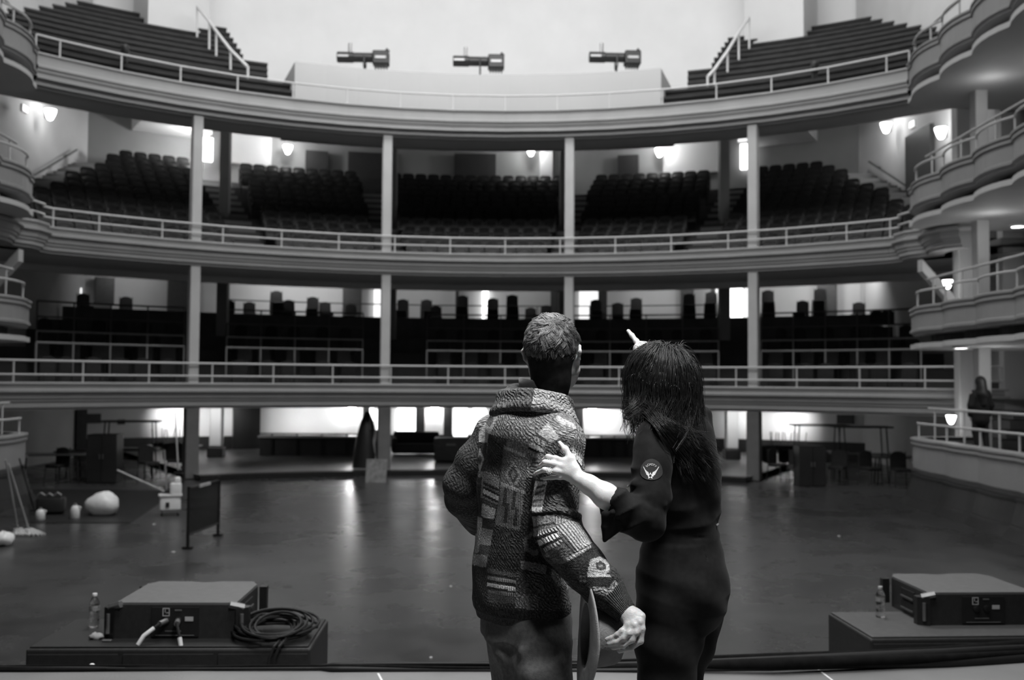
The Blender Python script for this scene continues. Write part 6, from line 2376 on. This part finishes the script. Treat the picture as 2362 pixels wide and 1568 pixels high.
# legs
Fj.chain([w3(1548, 1400, 2.905), w3(1542, 1480, 2.90), w3(1538, 1568, 2.90), wkn_l, wan_l + np.array([0, 0, -.02])], [.098, .090, .078, .062, .054], .03)
Fj.chain([w3(1592, 1385, 3.03), w3(1578, 1470, 3.03), w3(1556, 1568, 3.02), wkn_r, wan_r + np.array([0, 0, -.02])], [.108, .092, .075, .062, .054], .03)
Fj.ell(w3(1604, 1362, 2.90), (.070, .10, .095), None, .04)
# folds: sleeve, waist and seat
for p, q, r, Y0 in (((1462, 1112), (1500, 1104), .008, 2.752), ((1500, 1104), (1540, 1118), .007, 2.752), ((1500, 1112), (1530, 1150), .006, 2.738), ((1464, 1150), (1500, 1144), .008, 2.722), ((1500, 1144), (1532, 1164), .007, 2.722),
                    ((1470, 1176), (1512, 1180), .007, 2.712), ((1512, 1180), (1524, 1225), .008, 2.722), ((1490, 1170), (1515, 1200), .006, 2.708), ((1462, 1186), (1496, 1196), .008, 2.700), ((1440, 1195), (1470, 1215), .008, 2.704),
                    ((1590, 1200), (1645, 1188), .007, 2.885),):
    Fj.cone(w3(p[0], p[1], Y0 + .004), w3(q[0], q[1], Y0 + .004), r, r * .7, .012)
Fj.put(lambda X, Y, Z: (.0032 * np.sin(26 * Z + 12 * X + 8 * Y) * np.sin(16 * X + 13 * Y) + .0018 * np.sin(58 * Z + 31 * X + 22 * Y)) * np.ones_like(X + Y + Z), Fj.lo, Fj.lo + np.array(Fj.n) * Fj.h, .01, 'add')


def jfold(X, Y, Z):
    # soft drag folds across hips and thighs, rings of folds on the sleeve
    hip = np.clip(1.4 - np.abs(Z - .945) / .12, 0, 1) * np.clip((.64 - X) / .16, 0, 1)
    ph = (Z + .22 * X) * 2 * PI / .052 + 1.6 * np.sin(11 * X + 6 * Y + 1) + 1.1 * np.sin(19 * Z + 7 * X)
    f = -.0042 * hip * (1 - np.abs(np.sin(.5 * ph))) * (.55 + .45 * np.sin(17 * X + 23 * Z + 2))
    arm = np.clip((2.84 - Y) / .05, 0, 1) * np.clip((.47 - X) / .05, 0, 1) * np.clip((1.36 - Z) / .06, 0, 1) * np.clip((Z - 1.10) / .05, 0, 1) * np.clip((X - .345) / .04, 0, 1)
    ph = (Z - .35 * X) * 2 * PI / .048 + 1.5 * np.sin(20 * X + 12 * Z)
    f = f - .0085 * arm * (1 - np.abs(np.sin(.5 * ph))) ** 1.3
    back = np.clip((X - .52) / .06, 0, 1) * np.clip(1 - np.abs(Z - 1.14) / .12, 0, 1)
    ph = (Z - .30 * X) * 2 * PI / .06 + 1.2 * np.sin(15 * X + 9 * Z)
    return f - .005 * back * (1 - np.abs(np.sin(.5 * ph)))


Fj.put(jfold, Fj.lo, Fj.lo + np.array(Fj.n) * Fj.h, .01, 'add')
# waistband
Fj.cone(w3(1480, 1240, 2.80), w3(1662, 1240, 2.86), .003, .003, .004, 's')
Fj.cone(w3(1622, 1245, 2.845), w3(1634, 1330, 2.83), .0022, .0022, .003, 's')
# open end of the rolled cuff
Fj.cone(w3(1424, 1167, 2.735), w3(1396, 1150, 2.731), .041, .043, .003, 's')
jme = Fj.mesh('jumpsuit', 2)
JUMP = obj_of(jme, CL, WOMAN)
tag(JUMP, 'black cotton jumpsuit with one sleeve rolled up')

from mathutils.bvhtree import BVHTree
JB = BVHTree.FromPolygons([v.co[:] for v in jme.vertices], [p.vertices[:] for p in jme.polygons])


def on_suit(px, py, lift=.0015):
    d = Vector(ray(px, py)).normalized()
    h = JB.ray_cast(Vector(CAM), d)
    if h[0] is None:
        return None
    return h[0] - d * lift


def decal(name, polys, mat, lift, parent, grid=None):
    "flat shapes laid on the sleeve surface, with a little thickness"
    mb = MB()
    for poly in polys:
        top = [on_suit(x, y, lift) for x, y in poly]
        bot = [on_suit(x, y, .0002) for x, y in poly]
        if any(t is None for t in top):
            continue
        n = len(poly)
        cx, cy = sum(p[0] for p in poly) / n, sum(p[1] for p in poly) / n
        c = on_suit(cx, cy, lift)
        if grid and c is not None:
            rings = [[on_suit(cx + (x - cx) * f, cy + (y - cy) * f, lift) for x, y in poly] for f in (.25, .5, .75, 1)]
            if any(p is None for r in rings for p in r):
                continue
            vs = [c] + [p for r in rings for p in r] + bot
            fs = [(0, 1 + i, 1 + (i + 1) % n) for i in range(n)]
            for k in range(4):
                b0, b1 = 1 + k * n, 1 + (k + 1) * n
                fs += [(b0 + i, b1 + i, b1 + (i + 1) % n, b0 + (i + 1) % n) for i in range(n)]
            mb.add(vs, fs)
        else:
            mb.add(top + bot, [tuple(range(n))] + [(i, n + i, n + (i + 1) % n, (i + 1) % n) for i in range(n)])
    return mb.build(name, mat, parent)


# sleeve patch: a dark badge with SCHOTT lettering over a winged star
ec = (1500.5, 1090.0)
out = [(ec[0] + 26 * math.cos(a) + 2, ec[1] - 1 + (31 if math.sin(a) < 0 else 18) * math.sin(a)) for a in [2 * PI * k / 40 for k in range(40)]]
BADGE = decal('sleeve_badge', [out], M('badge_cloth', .022, .85, .15, 60, bump=.2, bscale=500), .0022, WOMAN, True)
INKW = M('badge_thread', .72, .7, .08, 60)


def px_of(u, v):
    "badge coordinates in pixels from the zoomed photograph (1673 px over 320)"
    return (1380 + u * .19128, 980 + v * .19128)


star = []
sc_ = (628, 612)
for k in range(10):
    r = 44 if k % 2 == 0 else 21
    a = -PI / 2 + k * PI / 5
    star.append(px_of(sc_[0] + r * math.cos(a), sc_[1] + r * math.sin(a)))
ringp = []
decal('star', [star], INKW, .0032, BADGE, True)
decal('star_disc', [[px_of(sc_[0] + 15 * math.cos(2 * PI * k / 16), sc_[1] - 2 + 15 * math.sin(2 * PI * k / 16)) for k in range(16)]], M('badge_dark', .02, .8, .1, 60), .0040, BADGE)
wing = []
for s in (-1, 1):
    f = 1 if s > 0 else .82
    for k in range(5):
        r0, r1 = 26 + 7 * k, 62 + 11 * k
        a0 = math.radians(-12 - 8 * k)
        a1 = math.radians(-26 - 9 * k)
        b = (sc_[0] + s * (22 + 3 * k) * f, sc_[1] - 4 - 8 * k)
        t = (sc_[0] + s * (66 + 10 * k) * f, sc_[1] - 36 - 18 * k)
        m = (sc_[0] + s * (52 + 6 * k) * f, sc_[1] - 16 - 13 * k)
        w = 5.2
        wing.append([px_of(b[0], b[1] - w), px_of(m[0] - s * 3, m[1] - w), px_of(t[0] - s * 3, t[1] - w), px_of(t[0], t[1] + 1), px_of(m[0] + s * 3, m[1] + w), px_of(b[0], b[1] + w)])
    wing.append([px_of(sc_[0] + s * 12 * f, sc_[1] + 2), px_of(sc_[0] + s * 30 * f, sc_[1] - 46), px_of(sc_[0] + s * 44 * f, sc_[1] - 50), px_of(sc_[0] + s * 48 * f, sc_[1] - 24), px_of(sc_[0] + s * 34 * f, sc_[1] + 12)])
decal('wings', wing, INKW, .0030, BADGE)


def glyphs(txt):
    out = []
    for ch in txt:
        cu = bpy.data.curves.new('letter', 'FONT')
        cu.body = ch
        cu.size = 1.0
        cu.align_x = 'CENTER'
        o = bpy.data.objects.new('letter', cu)
        COL.objects.link(o)
        bpy.context.view_layer.update()
        me = o.evaluated_get(bpy.context.evaluated_depsgraph_get()).to_mesh()
        V = [(v.co.x, v.co.y) for v in me.vertices]
        Fc_ = [tuple(p.vertices) for p in me.polygons]
        o.to_mesh_clear()
        bpy.data.objects.remove(o)
        bpy.data.curves.remove(cu)
        out.append((V, Fc_))
    return out


mb = MB()
LC, LR = (636, 548), 62
for k, (Vg, Fg) in enumerate(glyphs('SCHOTT')):
    a = math.radians(-136 + 18.6 * k)
    ox, oy = LC[0] + LR * math.cos(a), LC[1] + LR * math.sin(a)
    ca, sa = math.cos(a + PI / 2), math.sin(a + PI / 2)
    s = 36
    pts = []
    for x, y in Vg:
        x, y = x * s * .95, -y * s
        pts.append(on_suit(*px_of(ox + x * ca - y * sa, oy + x * sa + y * ca), .0034))
    if all(p is not None for p in pts):
        mb.add(pts, Fg)
mb.build('lettering', INKW, BADGE)
# zip pull and little pocket zip
MB().tube([w3(1450, 1118, 2.80), w3(1447, 1122, 2.80)], .0028, 6).build('zip_pull', STEEL, WOMAN)
# cuff flap: the loose point of the unrolled cuff hanging below the forearm
def sheet(pts_px, name):
    mb = MB()
    v0 = [w3(x, y, Y) for x, y, Y in pts_px]
    n = len(v0)
    v1 = [p + np.array([.003, .006, 0]) for p in v0]
    mb.add(v0 + v1, [tuple(range(n)), tuple(range(2 * n - 1, n - 1, -1))] + [(i, n + i, n + (i + 1) % n, (i + 1) % n) for i in range(n)])
    return mb.build(name, CL, WOMAN)


Ff = Field(w3(1380, 1270, 2.66), w3(1470, 1120, 2.82) + np.array([0, .1, 0]), .003)
Ff.chain([w3(1420, 1136, 2.722), w3(1421, 1160, 2.700), w3(1412, 1182, 2.692), w3(1396, 1190, 2.70)], [.0055, .006, .006, .006], .01)
for t in np.linspace(0, 1, 12):
    a = np.array(w3(1394 + 3 * t, 1184 + 6 * t, 2.70 - .0)) * (1 - t) + np.array(w3(1430, 1198, 2.705)) * t
    L_ = np.array(w3(1394, 1246, 2.712)) * (1 - t) + np.array(w3(1440, 1212, 2.712)) * t
    Ff.cone(a, L_, .006, .0035, .010)
Ff.chain([w3(1394, 1186, 2.70), w3(1392, 1215, 2.705), w3(1394, 1247, 2.712)], [.006, .005, .0025], .008)
obj_of(Ff.mesh('cuff_flap', 1), CL, WOMAN)
# belt tab at the back of the waist
MB().tube([w3(1652, 1212, 2.895), w3(1657, 1208, 2.90)], .003, 6).build('buckle', STEEL, WOMAN)
for an in (wan_l, wan_r):
    Fs = Field(an + np.array([-.26, -.14, -.10]), an + np.array([.14, .22, .08]), .005)
    d = np.array([-.80, .60, 0])
    Fs.chain([an - d * .05 + np.array([0, 0, -.05]), an + d * .05 + np.array([0, 0, -.058]), an + d * .14 + np.array([0, 0, -.064])], [.036, .034, .028], .02)
    Fs.cone(an + np.array([0, 0, .05]), an + np.array([0, 0, -.04]), .042, .038, .02)
    obj_of(Fs.mesh('boot', 2), M('dark_leather', .03, .4, .2, 30, bump=.2), WOMAN)

# long hair -----------------------------------------------------------------
rg = np.random.default_rng(9)
HAIRL = M('long_dark_hair', .014, .38, .5, 60, spec=.45)
Rw = np.array([.078, .098, .096]) * .93
Cw = np.array([0, -.012, .020])
crown_d = np.array([.05, .1, .99])
crown_d /= np.linalg.norm(crown_d)
world_R = WR
P = []
S = 22
nclump = 0
while nclump < 430:
    v = rg.normal(size=3)
    v /= np.linalg.norm(v)
    if v[2] < -.05 or (v[1] > .45 and v[2] < .5) or v[1] > .8:
        continue
    polar = math.acos(np.clip(v @ crown_d, -1, 1))
    ax = np.cross(crown_d, v)
    if np.linalg.norm(ax) < .04:
        continue
    ax /= np.linalg.norm(ax)
    nclump += 1
    az0 = math.atan2((WR @ v)[1], (WR @ v)[0])
    lay = rg.uniform(0, 1)
    ph1, ph2 = rg.uniform(0, 6.28), rg.uniform(0, 6.28)
    amp = rg.uniform(.003, .010)
    bx = math.cos(az0)
    backness = max(0, -math.sin(az0))
    tx, ty = 1536 + 88 * bx + rg.normal() * 14, 1000 + 40 * max(bx, -.3) + 50 * backness * rg.uniform(-.5, 1) + rg.normal() * 16
    Yt = 2.95 - .135 * backness + .02 * rg.normal()
    drop = .045
    if backness > .3 and rg.random() < .45:
        drop = .12
        tx, ty = min(tx + rg.uniform(40, 110), 1650), ty + rg.uniform(10, 90)
    if bx < -.75:
        tx, ty = rg.uniform(1438, 1482), rg.uniform(915, 1000)
    tgt = np.array(w3(tx, min(ty, 1110), Yt))
    steps1 = 9
    end = 1.75
    guide = [WHC + WR @ (Cw + Rw * v * .98)]
    for k in range(1, steps1 + 1):
        a = max(end - polar, .1) * k / steps1
        c_, s_ = math.cos(a), math.sin(a)
        w_ = v * c_ + np.cross(ax, v) * s_ + ax * (ax @ v) * (1 - c_)
        lift = 1.04 + .10 * lay + .10 * (k / steps1) + .025 * math.sin(ph1 + 5 * k / steps1)
        guide.append(WHC + WR @ (Cw + Rw * w_ * lift))
    h0 = guide[-1]
    d0 = guide[-1] - guide[-2]
    m = S - steps1 - 1
    for k in range(1, m + 1):
        t = k / m
        ctrl = h0 + d0 * 2.2 + np.array([0, 0, -drop])
        q = h0 * (1 - t) ** 2 + ctrl * 2 * t * (1 - t) + tgt * t * t
        q = q + np.array([math.sin(ph2 + 7 * t), .6 * math.cos(ph2 + 6 * t), .4 * math.sin(ph1 + 5 * t)]) * amp * t * 1.8
        guide.append(q)
    guide = np.array(guide)
    tt = np.linspace(0, 1, S)[:, None]
    spread = .008 + .006 * np.sin(PI * tt) - .005 * tt
    for q in range(20):
        o_ = rg.normal(size=3)
        wig = np.stack([np.sin(ph1 + q + 9 * tt[:, 0]), np.cos(ph2 + 2 * q + 8 * tt[:, 0]), np.sin(3 * q + 7 * tt[:, 0])], 1) * .002 * tt
        cut = rg.uniform(.82, 1.0)
        pts = guide + o_ * spread * .8 + wig
        if cut < .97:
            xi = np.linspace(0, cut, S)
            pts = np.stack([np.interp(xi, tt[:, 0], pts[:, c]) for c in range(3)], 1)
        P.append(pts)
wh = strands('hair', np.array(P), .0008, .0003, HAIRL, WOMAN)
tag(wh, 'long tousled dark hair falling over the collar')
# loose long wisps: two streams over the shoulder, flyaways at the crown
P = []
for k in range(420):
    a = rg.uniform(0, 1)
    x0, y0 = 1478 + 60 * a + rg.normal() * 6, 935 + 30 * a + rg.normal() * 8
    x1, y1 = 1560 + 75 * a + rg.normal() * 10, 1005 + 60 * rg.uniform(-.2, 1) + rg.normal() * 8
    x2, y2 = x1 + 22 + rg.normal() * 8, y1 + 34 * rg.uniform(.2, 1.6)
    Y0 = 2.85 - .02 * a
    if k % 9 == 0:
        x2, y2 = 1655 + rg.normal() * 6, 1130 + rg.normal() * 12
    pts = []
    ph = rg.uniform(0, 6.28)
    for t in np.linspace(0, 1, S):
        u = t
        x = x0 * (1 - u) ** 2 + x1 * 2 * u * (1 - u) + x2 * u * u
        y = y0 * (1 - u) ** 2 + y1 * 2 * u * (1 - u) + y2 * u * u
        s = on_suit(x, y, .006 + .010 * rg.uniform(.6, 1.4) * (1 if k % 3 else 1.6))
        q = np.array(w3(x + 2.5 * math.sin(ph + 5 * u), y + 2 * math.cos(ph + 5 * u), min(Y0, (s.y if s is not None else Y0))))
        pts.append(q)
    pts = np.array(pts)
    for _ in range(3):
        pts[1:-1] = .5 * pts[1:-1] + .25 * (pts[:-2] + pts[2:])
    P.append(pts)
for k in range(90):
    x0, y0 = rg.uniform(1475, 1575), rg.uniform(796, 820)
    dx = rg.uniform(-30, 34)
    pts = []
    for t in np.linspace(0, 1, S):
        pts.append(w3(x0 + dx * t, y0 - 11 * math.sin(2.6 * t) * rg.uniform(.95, 1.05) * (1 if k % 4 else 1.5) + 10 * t * t, 2.95 + .03 * t))
    P.append(np.array(pts))
for k in range(60):
    x0, y0 = rg.uniform(1440, 1475), rg.uniform(900, 950)
    pts = [w3(x0 - 10 * math.sin(2.2 * t) + 16 * t * t, y0 + 70 * t * rg.uniform(.9, 1.1), 2.94) for t in np.linspace(0, 1, S)]
    pts = np.array(pts)
    for _ in range(4):
        pts[1:-1] = .5 * pts[1:-1] + .25 * (pts[:-2] + pts[2:])
    P.append(pts)
strands('hair', np.array(P), .0007, .0002, HAIRL, WOMAN)
cap = Field(WHC + np.array([-.17, -.22, -.30]), WHC + np.array([.20, .17, .15]), .004)
cap.ell(WHC + WR @ Cw, Rw * 1.06, WR, .01)
cap.ell(w3(1516, 908, 2.965), (.085, .072, .08), None, .03)
cap.chain([w3(1490, 900, 2.955), w3(1503, 955, 2.92)], [.055, .03], .03)
cap.chain([w3(1530, 920, 2.945), w3(1560, 975, 2.90)], [.07, .045], .03)
cap.cone(w3(1462, 880, 2.99), w3(1464, 925, 2.97), .022, .016, .02)
cap.cone(WHC + WR @ np.array([0, .15, -.10]), WHC + WR @ np.array([0, .105, .02]), .062, .045, .02, 's')
obj_of(cap.mesh('hair_cap', 2), M('dark_hair_mass', .012, .6, .4, 60, spec=.2), WOMAN)

# ================================================================ the person in the floor-level box on the right
pz = .10
pc = W(2262, 1000, 20.9)
Fp = Field((pc[0] - .36, pc[1] - .3, pz - .02), (pc[0] + .36, pc[1] + .35, pz + 1.72), .012)
o3 = np.array([pc[0], pc[1], pz])
Fp.ell(o3 + (0, .0, 1.50), (.085, .10, .115), None, .02)
Fp.ell(o3 + (0, .05, 1.45), (.06, .06, .08), None, .02)
Fp.chain([o3 + (0, 0, 1.40), o3 + (0, 0, 1.25), o3 + (0, 0, 1.05), o3 + (0, 0, .86)], [.05, .13, .12, .14], .05)
for s in (-1, 1):
    Fp.chain([o3 + (0, 0, 1.28), o3 + (s * .17, 0, 1.28), o3 + (s * .21, -.02, 1.02), o3 + (s * .19, .04, .80)], [.06, .055, .045, .035], .03)
    Fp.ell(o3 + (s * .18, .05, .74), (.028, .03, .05), None, .02)
    Fp.chain([o3 + (s * .08, 0, .85), o3 + (s * .10, .02, .46), o3 + (s * (.09 + .03 * s), -.02 * s, .07)], [.085, .06, .045], .03)
    Fp.cone(o3 + (s * .10, 0, .05), o3 + (s * .11, .12, .035), .042, .035, .02)
PP = obj_of(Fp.mesh('person', 1), SKIN)
tag(PP, 'distant person in dark coat standing in the floor-level box beside a pale column', 'person')
Fq = Field((pc[0] - .4, pc[1] - .32, pz), (pc[0] + .4, pc[1] + .35, pz + 1.74), .012)
Fq.chain([o3 + (0, 0, 1.34), o3 + (0, 0, 1.2), o3 + (0, 0, 1.0), o3 + (0, 0, .72)], [.09, .155, .15, .185], .05)
for s in (-1, 1):
    Fq.chain([o3 + (s * .15, 0, 1.28), o3 + (s * .22, -.02, 1.02), o3 + (s * .20, .04, .82)], [.075, .065, .055], .03)
obj_of(Fq.mesh('coat', 1), M('dark_coat', .008, .8, .2, 20), PP)
Fq = Field((pc[0] - .3, pc[1] - .3, pz), (pc[0] + .3, pc[1] + .3, pz + .95), .012)
for s in (-1, 1):
    Fq.chain([o3 + (s * .08, 0, .85), o3 + (s * .10, .02, .46), o3 + (s * (.09 + .03 * s), -.02 * s, .10)], [.10, .075, .06], .03)
obj_of(Fq.mesh('trousers', 1), M('dark_trousers', .02, .8, .2, 20), PP)
Fq = Field((pc[0] - .3, pc[1] - .3, pz + .8), (pc[0] + .3, pc[1] + .3, pz + 1.78), .010)
Fq.ell(o3 + (0, -.015, 1.53), (.105, .115, .12), None, .02)
Fq.chain([o3 + (0, -.05, 1.5), o3 + (0, -.09, 1.25), o3 + (0, -.12, 1.05)], [.10, .12, .08], .03)
Fq.cone(o3 + (0, .16, 1.42), o3 + (0, .10, 1.52), .08, .05, .02, 's')
obj_of(Fq.mesh('hair', 1), HAIRM, PP)
